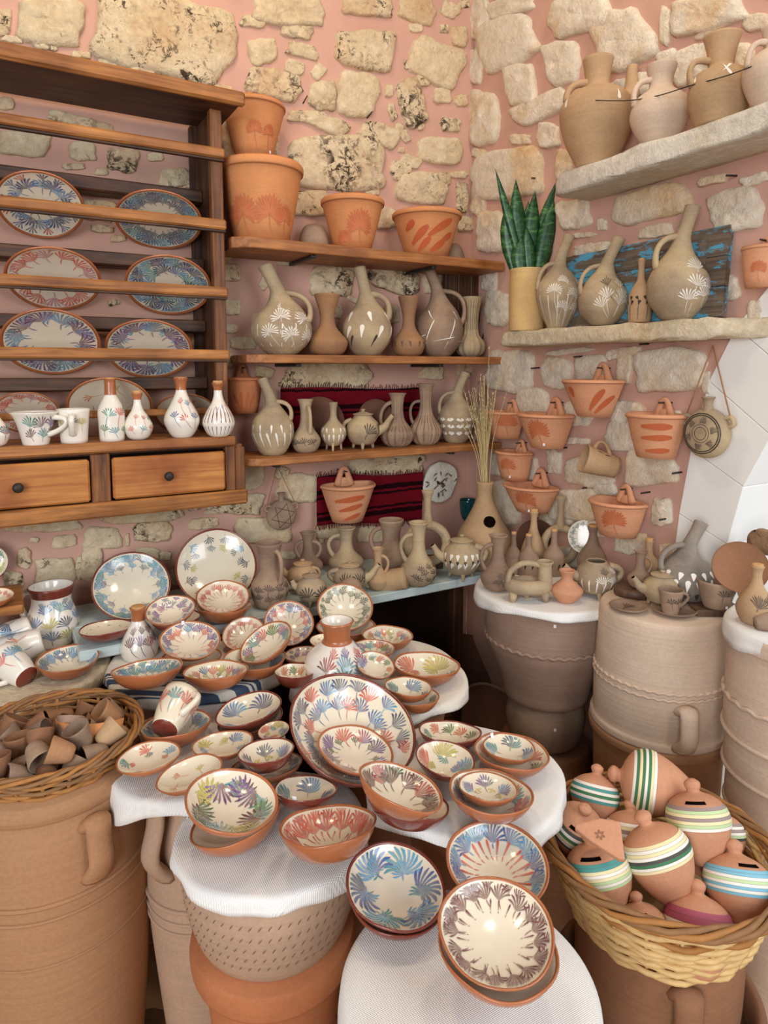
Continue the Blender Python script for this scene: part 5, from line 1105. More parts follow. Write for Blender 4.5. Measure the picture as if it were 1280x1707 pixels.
bv('teapot', 'pale grey teapot with white petals and feet at the right of the bench', 'teapot', 769, 967, 74, 64, 'teapot', 'grey', lid=True, feet=True, spout=(-1, .45, .5, .3), handle=(1, .72, .36, .5, 0, .15), deco=[('P', 12, .3, .34, .1, 80, 'wht'), ('P', 12, .5, .3, .1, 95, 'wht'), ('P', 12, .4, .2, .07, 85, 'drk')])
u = bv('tall_vase', 'tall brown bottle vase with a round hole holding dried grasses', 'vase', 806, 952, 142, 98, 'udu', 'tan')
ul = u.location; s_ = scl(ul); hz = 56*s_
V, F = lathe([(9.5*s_, -.006), (9.5*s_, .001), (.0006, .0012)], 24, True, True, 0)
zz = 82*s_; rr_ = .60*49*s_; sl = R_(-36); V = [(x, y*math.cos(sl)-z*math.sin(sl), y*math.sin(sl)+z*math.cos(sl)) for x, y, z in [(x, -z, y) for x, y, z in V]]
fixn(mk('round_hole', [(x+4*s_, y-rr_*1.0, z+zz) for x, y, z in V], F, M['dark'], u))
gr = thing('dried_grass', 'bunch of thin dried grass stalks standing in the tall brown vase', 'dried grass', ul+Vector((0, 0, 128*s_)), HB); rg = random.Random(5); VF = ([], [])
for i in range(34):
    dx, dy, H = rg.gauss(-6, 17), rg.gauss(0, 10), rg.uniform(120, 190)
    if i == 0: dx, H = 2, 235
    tp = Vector((dx*s_, dy*s_, H*s_)); md_ = Vector((dx*.35*s_, dy*.35*s_, H*.5*s_)); b0 = Vector((rg.uniform(-6, 6)*s_, rg.uniform(-5, 5)*s_, -.03))
    VF = join(VF, tube([b0, md_, tp], [.0011, .001, .0005], 5, 1, 3))
    for q in range(9 if i % 2 else 4):
        t = rg.uniform(.68, 1); pt_ = md_.lerp(tp, (t-.5)/.5); VF = join(VF, tube([pt_, pt_+Vector((rg.uniform(-.004, .004), rg.uniform(-.004, .004), .008))], [.0016, .0005], 5, 1, 0))
mk('grass_stalks', *VF, M['straw'], gr, kind='stuff')
g = hit(781, 868, 1, -.14); g = stand(779, 905, 26, [(0, 0, .5)], ('b', .07, .851)); s_ = scl(g)
gb = thing('glass_goblet', 'teal glass goblet in the shade left of the tall brown vase', 'goblet', g, HB)
V, F = lathe([(.022, 0), (.02, .002), (.004, .006), (.0035, .05), (.006, .058), (.02, .07), (.026, .09), (.027, .108), (.025, .108), (.018, .074), (.001, .064)], 28, True, True, 3, lambda x, y, z: (x*1.15, y*1.15, z*1.6)); mk('glass', V, F, M['tealglass'], gb)

# ---------------------------------------------------------------- on the pedestal of stacked pots
PZ = ('z', T['PED'][2]+.002)
def pv(name, label, cat, px, by, H, W, pf, mat='greydk', **k): return bv(name, label, cat, px, by, H, W, pf, mat, k.pop('place', PZ), **k)
pv('ewer', 'brown ewer with dark petals, leftmost on the white pedestal cloth', 'jug', 829, 987, 92, 56, 'ewer', handle=(-1, .84, .36, .5, 0, .12), deco=DF)
pv('cork_bottle', 'plain brown corked bottle half hidden behind the leftmost ewer', 'bottle', 855, 958, 66, 30, 'bottle', cork=.3)
pv('cork_bottle', 'dark pointed bottle with pale cork in front of the brown clay plate', 'bottle', 880, 962, 66, 36, 'bottle', cork=.25, deco=[('P', 8, .2, .4, .1, 85, 'drk')])
pv('tall_cork_bottle', 'tallest corked brown bottle before the hanging pots', 'bottle', 888, 950, 96, 40, 'gourd', 'tan', cork=.3)
pv('cork_bottle', 'brown corked bottle with dark plants behind the three footed vessel', 'bottle', 922, 962, 74, 36, 'bottle', cork=.3, deco=[('P', 8, .16, .6, .1, 85, 'drk')])
pv('cork_bottle', 'wide shouldered corked bottle behind the white fan teapot', 'bottle', 986, 960, 80, 48, 'gourd', cork=.2)
ringjug('ring shaped vessel with long neck and dark fans on the pedestal', 932, 908, 66, 72, 52, 'grey', T['PED'][2]+.002)
leanplate('dark brown clay plate standing behind the corked bottles', 893, 898, 66, 74, (0, -.05), hb=.2)
leanplate('pale plate with dark fans standing behind the corked bottle', 975, 895, 58, 64, (0, -.022), 'white', 'green')
# three footed vessel with arched handle
b = hit(880, 1001, 2, PZ[1]); s_ = scl(b); a_ = thing('footed_vessel', 'three footed boat shaped vessel with neck and arched handle on the pedestal', 'vessel', b, HB)
V, F = tube([(28*s_*math.cos(t), 15*s_*math.sin(t), 26*s_) for t in [i*math.pi/8 for i in range(16)]], 12*s_, 12, 1, 3, True, side=(0, 0, 1)); mk('boat_body', V, F, M['grey'], a_)
V, F = lathe([(13*s_, 22*s_), (12*s_, 40*s_), (11*s_, 58*s_), (14*s_, 66*s_), (12*s_, 66*s_), (9*s_, 50*s_)], 24, False, True, 3); mk('neck', [(x+27*s_, y, z) for x, y, z in V], F, M['grey'], a_)
V, F = tube([(-34*s_, 0, 30*s_), (-30*s_, 0, 50*s_), (-8*s_, 0, 64*s_), (20*s_, 0, 60*s_)], 5*s_, 8, 1.3, 4, side=(0, 1, 0)); mk('handle', V, F, M['grey'], a_)
for x, y in ((-26, -8), (26, -8), (0, 12)): V, F = tube([(x*s_*1.05, y*s_, 0), (x*s_, y*s_, 18*s_)], [5*s_, 8*s_], 10, 1, 2); mk('foot', V, F, M['grey'], a_)
pv('small_pot', 'small squat peach clay pot in front on the pedestal cloth', 'pot', 944, 1007, 54, 52, 'squat', 'bank')
pv('teapot', 'pale teapot with incised white fans and feet, right on the pedestal', 'teapot', 992, 998, 72, 66, 'teapot', 'grey', lid=False, feet=True, spout=(-1, .45, .6, .28), handle=(1, .72, .36, .5, 0, .16), deco=[('F', 9, .42, .3, 8, 100, 'wht', .2), ('F', 8, .58, .25, 7, 100, 'drk wht', .1), ('L', 16, .2, .5, .04, 'wht')])

# ---------------------------------------------------------------- on the upturned barrel jar
BZ = ('z', T['BAR'][2]+.002)
def rv(*a, **k): return pv(*a, place=k.pop('place', BZ), **k)
def logslice(label, cx, cy, W, z, th=.018, mat='log'):
    p = hit(cx, cy, 2, z); R = W/2*scl(p); root = thing('log_slice', label, 'wood slice', p); V, F = lathe([(R*.97, 0), (R, .003), (R, th-.003), (R*.97, th)], 36, True, True, 1, lambda x, y, z_: (x*(1+.05*math.sin(3*math.atan2(y, x))), y*(1+.06*math.cos(2*math.atan2(y, x))), z_)); mk('wood', V, F, M[mat], root); return p
z1 = T['BAR'][2]
logslice('round log slice under the small brown jug beside the big grey jug', 1058, 990, 66, z1+.001)
rv('small_jug', 'small brown jug with dark petals on the log slice', 'jug', 1066, 982, 62, 40, 'ewer', handle=(1, .84, .4, .45, 0, .12), deco=[('F', 7, .25, .3, 6, 110, 'drk wht', .1)], place=('z', z1+.02))
rv('cork_bottle', 'tan corked bottle behind the small jug on the log slice', 'bottle', 1080, 966, 74, 42, 'bottle', 'tan', cork=.3, place=('r', .055, T['BAR'][2]+.002))
rv('long_necked_jug', 'big smoky grey jug with white petals before the white arch', 'jug', 1141, 984, 134, 90, 'bent', 'smoke', lean=-1.0, place=('r', .086, T['BAR'][2]+.002), handle=(-1, .72, .4, .3, .02, .1), deco=[('P', 11, .22, .42, .09, 85, 'wht'), ('P', 11, .1, .3, .09, 95, 'drk'), ('P', 10, .36, .25, .1, 90, 'wht')])
rv('teapot', 'grey teapot with dark fans and knobbed lid on the pale barrel jar', 'teapot', 1102, 1013, 60, 62, 'teapot', 'grey', lid=True, feet=True, spout=(-1, .45, .55, .35), handle=(1, .74, .36, .55, 0, .16), deco=[('F', 8, .42, .28, 8, 100, 'drk wht', .2), ('F', 8, .58, .22, 7, 100, 'drk', .1)])
def flatplate(name, label, cx, cy, W, z, mat='greydk'):
    p = hit(cx, cy, 2, z); R = W/2*scl(p); root = thing(name, label, 'plate', p); V, F = lathe([(R*.6, 0), (R*.95, .007), (R, .010), (R*.96, .012), (R*.86, .008), (R*.5, .005), (.0006, .005)], 40, True, True, 1); mk('body', V, F, M[mat], root)
    q = Paint(lambda a, b_: (a, b_, .0062+.003*min(1, (math.hypot(a, b_)/(R*.9))**4)), lin('#9b8672'), int(cx)); q.fan(-R*.3, 0, .3, 6, .8, R*.8, [PAL['drk']], R*.3); q.make('painted_pattern', M['slip'], root); return p
flatplate('clay_plate', 'small flat clay plate with one dark fan on the barrel jar', 1047, 1016, 62, z1+.002)
flatplate('saucer', 'round clay saucer under the small cup on the barrel jar', 1123, 1021, 74, z1+.002)
rv('small_cup', 'small clay cup with dark plants standing on the saucer', 'cup', 1117, 1027, 42, 40, [(0, 0, .62), (0, .4, .76), (0, 1, 1)], handle=(1, .85, .3, .45, 0, .13), deco=[('F', 7, .5, .4, 5, 100, 'drk', .3)], inner=.1, place=('z', z1+.009))
p = hit(1192, 1020, 2, z1+.002); wd = thing('wooden_stand', 'small flat wooden stand under the square clay bowl', 'stand', p, HB); mkbox('board', M['log'], wd, -.055, .055, -.03, .06, 0, .014)
rv('clay_bowl', 'dark clay bowl with black plants on the small wooden stand', 'bowl', 1193, 1017, 46, 64, [(0, 0, .6), (0, .4, .8), (0, 1, 1)], deco=[('F', 8, .5, .3, 6, 110, 'drk', .3)], inner=.1, place=('z', z1+.017), sticker=.12)
leanplate('large dark brown plate leaning by the white arch', 1234, 945, 100, 84, (0, -.085), 'jarbrown', rot=25)
lying('lying_jug', 'pale brown bottle lying in the large dark plate by the arch', 'bottle', 1237, 956, 78, 46, 'gourd', z1+.05, 62, .2, 'tan', cork=.2)
rough_slab('grey_stone', 'rough dark stone propped at the foot of the white arch', 'stone', [(-.03, -.02), (.03, -.02), (.034, .012), (.012, .028), (-.025, .024)], 0, .025, M['rockbrown'], 41, .006, hit(1270, 906, 0, -.035), Matrix.Rotation(R_(90), 3, 'X') @ Matrix.Rotation(R_(90), 3, 'Y'))
RZ = ('z', T['RJ'][2]+.002)
rv('fan_bottle', 'tan bottle with dark fans at the right edge on the white cloth', 'bottle', 1257, 1044, 98, 58, 'gourd', 'tan', cork=.18, place=RZ, deco=[('F', 6, .36, .5, 11, 110, 'drk', .05)])
lying('clay_cup', 'small grey cup lying on the cloth at the right edge', 'cup', 1279, 1036, 40, 34, [(0, 0, .6), (0, .4, .95), (0, 1, .9)], T['RJ'][2]+.02, 10, -.3, 'greydk', inner=.2)

# ================================================================ glazed bowls and plates
zb, z5, z6, z3, z2, z4, zf = .851, T['T5'][2]+.002, T['T6'][2]+.002, T['T3'][2]+.002, T['T2'][2]+.002, T['T4'][2]+.002, T['T1'][2]+.002
def plate(label, *a, **k): return bowl(label, *a, hb=k.pop('hb', .28), rb=.5, t=.04, name='painted_plate', cat='plate', wob=.005, **k)
plate('large cream plate with pale blue brush border leaning against the back wall', 219, 975, 133, 116, 4, zb, pat='faintblue', body='reddark')
plate('biggest cream plate with yellow and grey strokes leaning against the back wall', 361, 944, 136, 130, 4, zb, pat='bigscatter', body='reddark')
pp_ = hit(40, 1008, 1, -.30); tb = thing('small_wooden_bench', 'small wooden bench at the left edge behind the painted jug', 'bench', (pp_.x-.16, -.24, .80)); zt = pp_.z-.80
mkbox('seat_board', M['pine'], tb, -.16, .16, -.06, .12, zt-.022, zt, b=.004)
for x in (-.13, .04): mkbox('leg', M['darkwoodz'], tb, x-.015, x+.015, -.03, .09, .01, zt-.022, b=.002)
plate('plate with dark rim cut by the left edge above the small bench', -20, 938, 70, 88, 0, zt+.80, pat='bigmix', body='reddark')
bowl('small white bowl cut by the left edge on the small bench', -8, 992, 66, 26, 0, zt+.801, pat='redring')
bowl('lower bowl under the purple flowered bowl on the bench', 292, 1028, 86, 30, 0, zb, hb=.5, pat=None, body='reddark')
bowl('bowl with purple fans tilted in another bowl on the bench', 284, 1016, 86, 48, -8, zb, .014, pat='purple', hb=.42)
bowl('lower bowl under the red flowered bowl on the bench', 373, 1009, 92, 26, 0, zb, pat=None)
bowl('bowl with red flowers tilted in another bowl before the biggest plate', 372, 994, 90, 56, 0, zb, .016, pat='redring', hb=.4)
bowl('dark red bowl with blue and red dots on the left end of the bench', 178, 1046, 96, 26, -3, zb, pat='dots', body='reddark', hb=.42)
bowl('lower bowl under the purple and coral bowl', 320, 1094, 102, 34, 0, z5, pat=None, hb=.42)
bowl('bowl with purple and coral fans tilted in another bowl, behind the turquoise one', 317, 1066, 103, 66, 4, z5, .015, pat='purred', hb=.4, sticker=True)
bowl('bowl with orange and blue flowers leaning behind the tilted white bowl', 406, 1056, 74, 56, -12, z5, .01, pat='redring', hb=.4)
bowl('bowl densely painted with red and purple, leaning at the back of the striped cloth', 481, 1038, 84, 76, 8, z5, .004, pat='purred', hb=.42)
bowl('lower bowl with green fans under the steeply tilted bowl', 424, 1096, 106, 42, 0, z5, pat='fan3')
bowl('white bowl with three fans tilted steeply to the left', 442, 1070, 100, 52, -32, z5, .022, pat='multi', hb=.42)
bowl('lower bowl under the dark green flowered bowl', 576, 1042, 100, 36, 0, z6, .0, pat=None, hb=.45)
bowl('bowl with dark green flower ring leaning in front of the teapots', 575, 1011, 94, 79, 6, z6, .018, pat='green', hb=.4)
bowl('wide turquoise flowered bowl at the left of the striped cloth', 246, 1113, 122, 31, -2, z5, pat='turq', hb=.5)
bowl('bowl with mixed coral flowers beside the turquoise bowl', 360, 1117, 110, 33, 0, z5, pat='coralmix', hb=.5, sticker=True)
bowl('bowl with coral flowers, rearmost right on the cream cloth', 646, 1058, 86, 31, 2, z6, pat='coralmix', hb=.5)
bowl('bowl with red and green flowers behind the white neck vase', 620, 1080, 76, 30, 0, z6, pat='multi', hb=.42)
bowl('bowl with pale fine strokes right of the white neck vase', 626, 1108, 66, 44, 14, z6, pat='grnred', hb=.42)
bowl('bowl with two big coloured fans at the right of the cream cloth', 711, 1107, 112, 42, 2, z6, pat='fan4', hb=.48)
bowl('lower bowl with red fans under the blue fan bowl', 692, 1160, 82, 34, 0, z6, pat='grnred')
bowl('bowl with blue and green fans set in another bowl', 680, 1144, 80, 32, 4, z6, .018, pat='fan3', hb=.5)
bowl('dark red bowl with pale stripes left of the white neck vase', 492, 1118, 70, 26, 0, z6, pat='grnred', body='reddark', hb=.7)
bowl('bowl with small purple flowers behind the dark red bowl', 507, 1091, 68, 28, 0, z6, pat='purple', hb=.4)
bowl('small bowl with yellow strokes behind the white neck vase', 538, 1067, 44, 22, 0, z6, pat='faint', hb=.4)
vessel('neck_vase', 'white vase with flared brown neck and coloured fans behind the huge bowl', 'vase', 562, 1152, 106, 108, [(0, 0, .6), (0, .1, .85), (0, .3, 1), (0, .45, .92), (0, .58, .66), (0, .7, .42), (0, .78, .4), (0, .9, .43), (0, 1, .52)], ('z', z6), 'white', neck=.66, paint='paint', ground=lin('#f1e9dc'), deco=[('F', 8, .4, .28, 8, 110, 'red/mar teal/sky pur/mar grn/sky', .15), ('F', 8, .26, .28, 8, 110, 'teal sky', .1), ('F', 8, .52, .2, 7, 100, 'red pur', .1)])
vessel('painted_bottle', 'white bottle with maroon grasses and brown corked neck behind the turquoise bowl', 'bottle', 233, 1104, 84, 60, [(0, 0, .86), (0, .1, .98), (0, .25, 1), (0, .5, .72), (0, .68, .42), (0, .78, .34), (0, .92, .36), (0, 1, .44)], ('z', z5), 'white', cork=.12, neck=.74, paint='paint', ground=lin('#f1e9dc'), deco=[('F', 9, .3, .4, 7, 90, 'mar pur/mar red/mar', .25), ('F', 8, .5, .3, 6, 80, 'mar', .2)])
# ---- the huge bowl and its neighbours
bowl('huge bowl with many blue and red fans leaning in the middle of the display', 589, 1209, 220, 176, 22, z4-.03, pat='bigbowl', body='reddark', hb=.5, wob=.006, t=.035)
bowl('bowl with purple and red palms standing inside the huge bowl', 593, 1248, 130, 80, 14, z4-.02, .012, pat='inner', hb=.32)
bowl('lower bowl under the navy fan bowl', 418, 1198, 112, 46, -10, z3, pat=None, body='reddark', hb=.45)
bowl('bowl with navy and teal fans tilted in another bowl', 414, 1181, 116, 52, -12, z3, .018, pat='fan3', body='reddark', hb=.42)
bowl('terracotta bowl with the painted jug lying in it', 293, 1206, 122, 46, -3, z3, pat='ringblue', hb=.5)
bowl('oval looking bowl with red and teal fans at the left edge of the fringed cloth', 248, 1261, 111, 53, -5, z3, pat='fewcol', hb=.36)
bowl('bowl with blue and yellow fans behind the small dark bowl', 371, 1239, 104, 44, -3, z3, pat='yelblue', hb=.36, sticker=True)
bowl('almost plain cream bowl with faint strokes beside the big tilted bowl', 316, 1289, 118, 56, -12, z3, pat='faint', hb=.34)
plate('terracotta plate under the small dark bowl with palms', 444, 1276, 122, 46, -4, z3-.01, pat='ringblue')
bowl('small dark red bowl with grey palms on the terracotta plate', 443, 1251, 96, 42, -4, z3, .016, pat='palm5', body='reddark', hb=.6, sticker=True)
plate('small plate with green fan beside the huge bowl', 456, 1217, 54, 30, -8, z3+.012, pat='fan4')
bowl('lower bowl under the big tilted bowl with leaf fans', 392, 1366, 158, 78, -12, z2, pat=None, hb=.5)
bowl('big white bowl with purple and green fans tilted at the left front', 386, 1333, 156, 112, 10, z2, .02, pat='bigmix', hb=.4)
bowl('small bowl with blue fans beside the big tilted bowl', 509, 1314, 106, 45, 3, z2+.01, pat='fan3', body='reddark', hb=.5, sticker=True)
bowl('white bowl with red palms at the front of the white woven cloth', 547, 1374, 164, 70, -3, z2, pat='redpalm', hb=.55)
bowl('lower bowl under the maroon palm bowl', 680, 1332, 142, 62, 10, z4, pat=None, body='reddark', hb=.5)
bowl('bowl with maroon palms tilted in another bowl beside the huge bowl', 669, 1309, 150, 68, 18, z4, .02, pat='maroon', hb=.5)
bowl('bowl with purple and lime fans beside the huge bowl', 742, 1263, 101, 60, 8, z4, pat='fan4', body='reddark', hb=.5)
bowl('dark red bowl with green curls behind the purple and lime bowl', 750, 1219, 106, 38, 2, z4, pat='grnred', body='reddark', hb=.45)
bowl('outer bowl with green strokes holding the pale blue small bowl', 852, 1252, 128, 62, 4, z4, pat='grnred', hb=.45)
bowl('small bowl with pale blue fans set in another bowl at the right', 849, 1245, 89, 45, 3, z4, .02, pat='fan3', hb=.42, sticker=True)
bowl('outer bowl with yellow and blue strokes holding the small palm bowl', 818, 1318, 143, 76, 4, z4, pat='multi', hb=.5)
bowl('small bowl with two purple palms set in another bowl', 813, 1311, 100, 50, 3, z4, .022, pat='palm5', hb=.42)
bowl('lower bowl under the blue palm bowl at the bottom front', 660, 1492, 164, 128, 8, zf, pat=None, hb=.46, body='reddark')
bowl('bowl with large blue palms tilted at the bottom front', 660, 1474, 170, 148, 10, zf, .022, pat='bigblue', hb=.36, body='reddark')
bowl('bowl with blue fans and red strokes leaning behind the maroon bowl', 829, 1436, 176, 146, 6, zf+.04, .0, pat='bluered', hb=.4)
bowl('lower bowl under the maroon ring bowl at the very front', 830, 1578, 206, 168, 6, zf, pat=None, hb=.46)
bowl('bowl with maroon brush ring, nearest the viewer', 827, 1548, 198, 190, 4, zf, .022, pat='maroonring', hb=.34)

# ---------------------------------------------------------------- painted jugs and cups at the left
MF = dict(paint='paint', ground=lin('#f1e9dc'))
zs = T0 = .806
vessel('painted_jug', 'tall white jug with brown rim and blue and yellow fans on the stone table', 'jug', 90, 1082, 98, 80, [(0, 0, .72), (0, .08, .84), (0, .3, 1), (0, .48, .96), (0, .68, .8), (0, .8, .76), (0, .9, .8), (0, 1, .88)], ('z', zs), 'white', handle=(-1, .92, .36, .5, .02, .13), neck=.84, neckmat='reddark', inner=.2, deco=[('F', 8, .2, .32, 8, 110, 'blue/gry navy/sky oli', .1), ('F', 8, .4, .32, 8, 110, 'blue/sky oli/yel navy', .12), ('F', 8, .6, .3, 8, 110, 'sky/blue teal', .15), ('F', 8, .72, .2, 7, 100, 'gry sky', .1)], **MF)
lying('painted_mug', 'white mug with coral and teal fans lying with its brown foot to the front', 'mug', 24, 1112, 66, 60, [(0, 0, .62), (0, .4, .84), (0, 1, 1)], .84, 140, -.62, 'white', deco=[('F', 7, .5, .5, 8, 110, 'coral sky teal red', .3)], inner=.1, handle=(-1, .84, .3, .5, 0, .12), foot=True, **MF)
lying('painted_mug', 'white mug with blue and orange fans lying behind the brown footed one', 'mug', 38, 1078, 60, 56, [(0, 0, .7), (0, .4, .88), (0, 1, 1)], .85, 200, -.1, 'white', deco=[('F', 7, .5, .45, 8, 110, 'blue org sky', .3)], inner=.1, **MF)
lying('painted_mug', 'white mug with navy fans lying at the back of the mugs', 'mug', 22, 1058, 56, 52, [(0, 0, .7), (0, .4, .88), (0, 1, 1)], .86, 205, .0, 'white', deco=[('F', 7, .5, .45, 8, 110, 'navy sky', .3)], inner=.1, **MF)
bowl('bowl with blue flowers on the round stone table beside the lying mugs', 113, 1097, 108, 46, -2, zs, pat='ringblue', hb=.55)
lying('painted_mug', 'cream mug with coral and teal fans lying in a terracotta bowl', 'mug', 290, 1186, 72, 68, [(0, 0, .64), (0, .4, .86), (0, 1, 1)], z3+.06, 62, -.6, 'cream', deco=[('F', 7, .5, .5, 8, 110, 'coral teal red/coral', .35)], inner=.1, handle=(1, .84, .3, .5, 0, .13), spin=-1.2, foot=True, **MF)

# ================================================================ baskets
jx, jy = JARL
basket('shallow brown wicker basket full of tiny clay cups on the ochre jar', (jx, jy), JZ+.001, .13, .147, .04, 6, ('wickmid', 'wickdk'), ('wickdk', 'wickmid'), 3, .0065)
cups = [(20, 1222, 60), (60, 1237, 20), (95, 1207, 200), (132, 1188+30, 60), (150, 1232, 140), (190, 1213, 150), (205, 1235, 170), (118, 1245, 80), (40, 1262, 100), (72, 1270, 10), (20, 1290, 95), (105, 1257, 88), (100, 1272, 90), (140, 1262, 60), (165, 1250, 45), (178, 1262, 200), (62, 1222, 30), (85, 1290, 270), (120, 1290, 170), (50, 1300, 180), (10, 1255, 340), (150, 1282, 210), (75, 1300, 300), (175, 1225, 150), (120, 1228, 40), (30, 1240, 140), (200, 1255, 150), (0, 1275, 90), (95, 1240, 210), (135, 1245, 120)]
rg = random.Random(11); PAT = Matrix.Identity(3)
cp = [(0, 0, .42), (0, .06, .58), (0, .25, .74), (0, .6, .88), (0, .92, 1), (0, 1, 1.0)]
CUP = [[hit(cx, cy, 2, JZ+.036), .0205] for cx, cy, an in cups]
def keep_cup(p, r):
    q = p-Vector((jx, jy, p.z)); l = q.length
    if l > .112: p = p-q*((l-.112)/l)
    return Vector((p.x, p.y, min(max(p.z, JZ+.026), JZ+.075)))
relax(CUP, keep_cup, 120)
def project(p): q = p-CAM; z = q.dot(FW); return CX+FPX*q.dot(RT)/z, CY-FPX*q.dot(UP)/z
PX = [project(p) for p, r in CUP]; o_ = sorted(range(len(PX)), key=lambda i: PX[i][1]); CUPL = {}
NTH = ['leftmost', 'second from left', 'third from left', 'fourth from left', 'fifth from left', 'sixth from left', 'seventh from left', 'rightmost']
for ri, rw in enumerate(('back', 'second', 'third', 'front')):
    s_ = sorted(o_[ri*8:ri*8+8], key=lambda i: PX[i][0])
    for k_, i in enumerate(s_): CUPL[i] = 'tiny clay cup in the left basket, %s of its %s row' % ('rightmost' if k_ == len(s_)-1 else NTH[k_], rw)
for i, (cx, cy, an) in enumerate(cups):
    lying('tiny_cup', CUPL[i], 'cup', cx, cy, 40, 44, cp, CUP[i][0], an, rg.uniform(-.1, .6), rg.choice(('greydk', 'tan', 'jar', 'greydk', 'jarbrown', 'jargrey')), inner=.1, group='tiny cups in the left basket', n=22)
c = hit(140, 1222, 2, JZ+.05); sd = thing('broken_shard', 'curved orange potsherd at the back of the left basket', 'potsherd', c, HB @ Matrix.Rotation(R_(-12), 3, 'X')); V = []; n = 14
for s_ in (0, 1):
    for z in (0, 1, 2):
        for j in range(n+1):
            a = R_(205+130*j/n); r = .062-.005*s_+.004*z; V.append((r*math.cos(a), r*math.sin(a)+.05, -.02+.02*z+(.006*math.sin(j*1.3) if z == 0 else 0)))
F = []; k = 3*(n+1)
for z in range(2):
    for j in range(n): q = z*(n+1)+j; F += [(q, q+1, q+n+2, q+n+1), (k+q, k+q+n+1, k+q+n+2, k+q+1)]
for j in range(n): F += [(j, k+j, k+j+1, j+1), (2*n+2+j, 2*n+3+j, k+2*n+3+j, k+2*n+2+j)]
for z in range(2): q = z*(n+1); F += [(q, q+n+1, k+q+n+1, k+q), (q+n, k+q+n, k+q+2*n+1, q+2*n+1)]
fixn(mk('curved_piece', V, F, M['orange'], sd))
bc = BASR
basket('straw coloured wicker basket full of striped clay money boxes', (bc[0], bc[1]), bc[2]-.125, .135, .178, .115, 14, ('wicklt', 'wicklt', 'wicklt', 'wickmid'), ('wickdk', 'wickmid', 'wickdk'), 7, .008)
zt_ = bc[2]-.126
bigjar('storage_jar', 'brown jar with a torn lug under the basket of money boxes', 'jar', (bc[0]+.005, bc[1]-.0), 0.402, [(.11, 0), (.125, .03), (.132, .08), (.132, zt_-.412), (.12, zt_-.403)], M['jarbrown'], handles=[(235, zt_-.43, zt_-.52, .018, .012)])
bigjar('storage_jar', 'wide brown pot holding the jar under the money box basket', 'jar', (bc[0]+.005, bc[1]-.0), 0, [(.11, 0), (.135, .15), (.15, .3), (.165, .42), (.17, .45), (.163, .465), (.15, .455), (.142, .4)], M['jarbrown'], cap=True)
BK = [(0, 0, .34), (0, .06, .5), (0, .28, .84), (0, .48, 1), (0, .6, .98), (0, .71, .84), (0, .785, .58), (0, .825, .32), (0, .855, .2), (0, .9, .25), (0, .95, .25), (0, .99, .12), (0, 1, .02)]
MB = []
def money_box(*a, **k): MB.append((a, k))
def build_box(p, label, cx, cy, W, img, c, z, cols, slot=True, H=1.28, sa=0):
    v = ray(cx, cy).normalized(); a = R_(img); ax = RT*math.cos(a)+UP*math.sin(a); ax = (ax-v*ax.dot(v)).normalized(); ax = (ax*math.sqrt(1-c*c)-v*c).normalized()
    s_ = scl(p); w2, h = W/2*s_, W*H*s_; side = v.cross(ax).normalized(); fr = ax.cross(side); rot = Matrix((side, ax.cross(side), ax)).transposed()
    root = thing('money_box', label, 'money box', p-ax*(h*.46), rot)
    so = crom([(q[2]*w2, q[1]*h) for q in BK], 4); V, F = lathe(so, 40, True, False, 0); mk('body', V, F, M['bank'], root)
    def ra(zz):
        for q, e in zip(so, so[1:]):
            if q[1] <= zz <= e[1]: return q[0]+(e[0]-q[0])*(zz-q[1])/max(1e-9, e[1]-q[1])
        return so[-1][0]
    V, F, C = [], [], []; m = len(cols); n = 48; lo, hi = .44, .71
    for i, cc in enumerate(cols.split()):
        m = len(cols.split()); w_ = (hi-lo)/m
        for f in (0, .5, .92):
            zz = (lo+w_*(i+f))*h; r = ra(zz)+.0008
            for j in range(n): t = 2*math.pi*j/n; V.append((r*math.cos(t), r*math.sin(t), zz)); C.append(PAL2[cc])
        o = len(V)-3*n
        F += rings_faces(3, n, off=o)
    mk('painted_bands', V, F, M['slip'], root, cols=C, kind='stuff')
    if slot:
        # front of the box is the side turned to the viewer: local +y is ax x side
        fv = rot.inverted() @ (-v); a0 = math.atan2(fv.y, fv.x)+R_(sa); V = []; n = 8
        for zz, dr in ((.735, .0012), (.765, .0012)):
            for j in range(n+1):
                t = a0+(j/n-.5)*.85; r = ra(zz*h)+dr; V.append((r*math.cos(t), r*math.sin(t), zz*h))
        mk('coin_slot', V, [(j, j+1, n+2+j, n+1+j) for j in range(n)], M['dark'], root)
PAL2 = {k: lin(v) for k, v in dict(w='#f2ecdf', t='#4f9a94', g='#3e7a52', l='#c3d9a4', y='#efe0ae', b='#7fbcd0', m='#a08a86', o='#c9965f', p='#b0546a', k='#4b4a44').items()}
ZB = bc[2]
money_box('money box with green and white bands at the back left of the basket', 1011, 1350, 78, 85, .12, ZB-.01, 't w g w t w', False)
money_box('large money box lying on top with its knob to the left', 1090, 1320, 102, 165, .1, ZB+.03, 'w y g w g y g w', False)
money_box('money box with brown and yellow bands behind the triangular sherd', 1040, 1380, 88, 92, .15, ZB-.02, 'o y w m y w', False)
money_box('money box with thin dark rings, knob turned to the viewer, far left', 932, 1398, 84, 70, .72, ZB-.02, 'k w y g w k', True)
money_box('money box with teal and pale green bands and a wide slot at the front left', 984, 1466, 106, 104, .34, ZB-.03, 'l w l y w y t t', True, sa=-12)
money_box('money box with yellow, white and black bands, centre of the basket', 1092, 1458, 110, 112, .3, ZB-.025, 'y w g k w y w y', False)
money_box('money box with mauve and lime bands, upper right of the basket', 1164, 1390, 100, 100, .2, ZB+.01, 'w l y m y l m', True)
money_box('money box with white and mauve bands behind the lime banded one', 1228, 1386, 72, 98, .1, ZB-.02, 'k l w m w m', False)
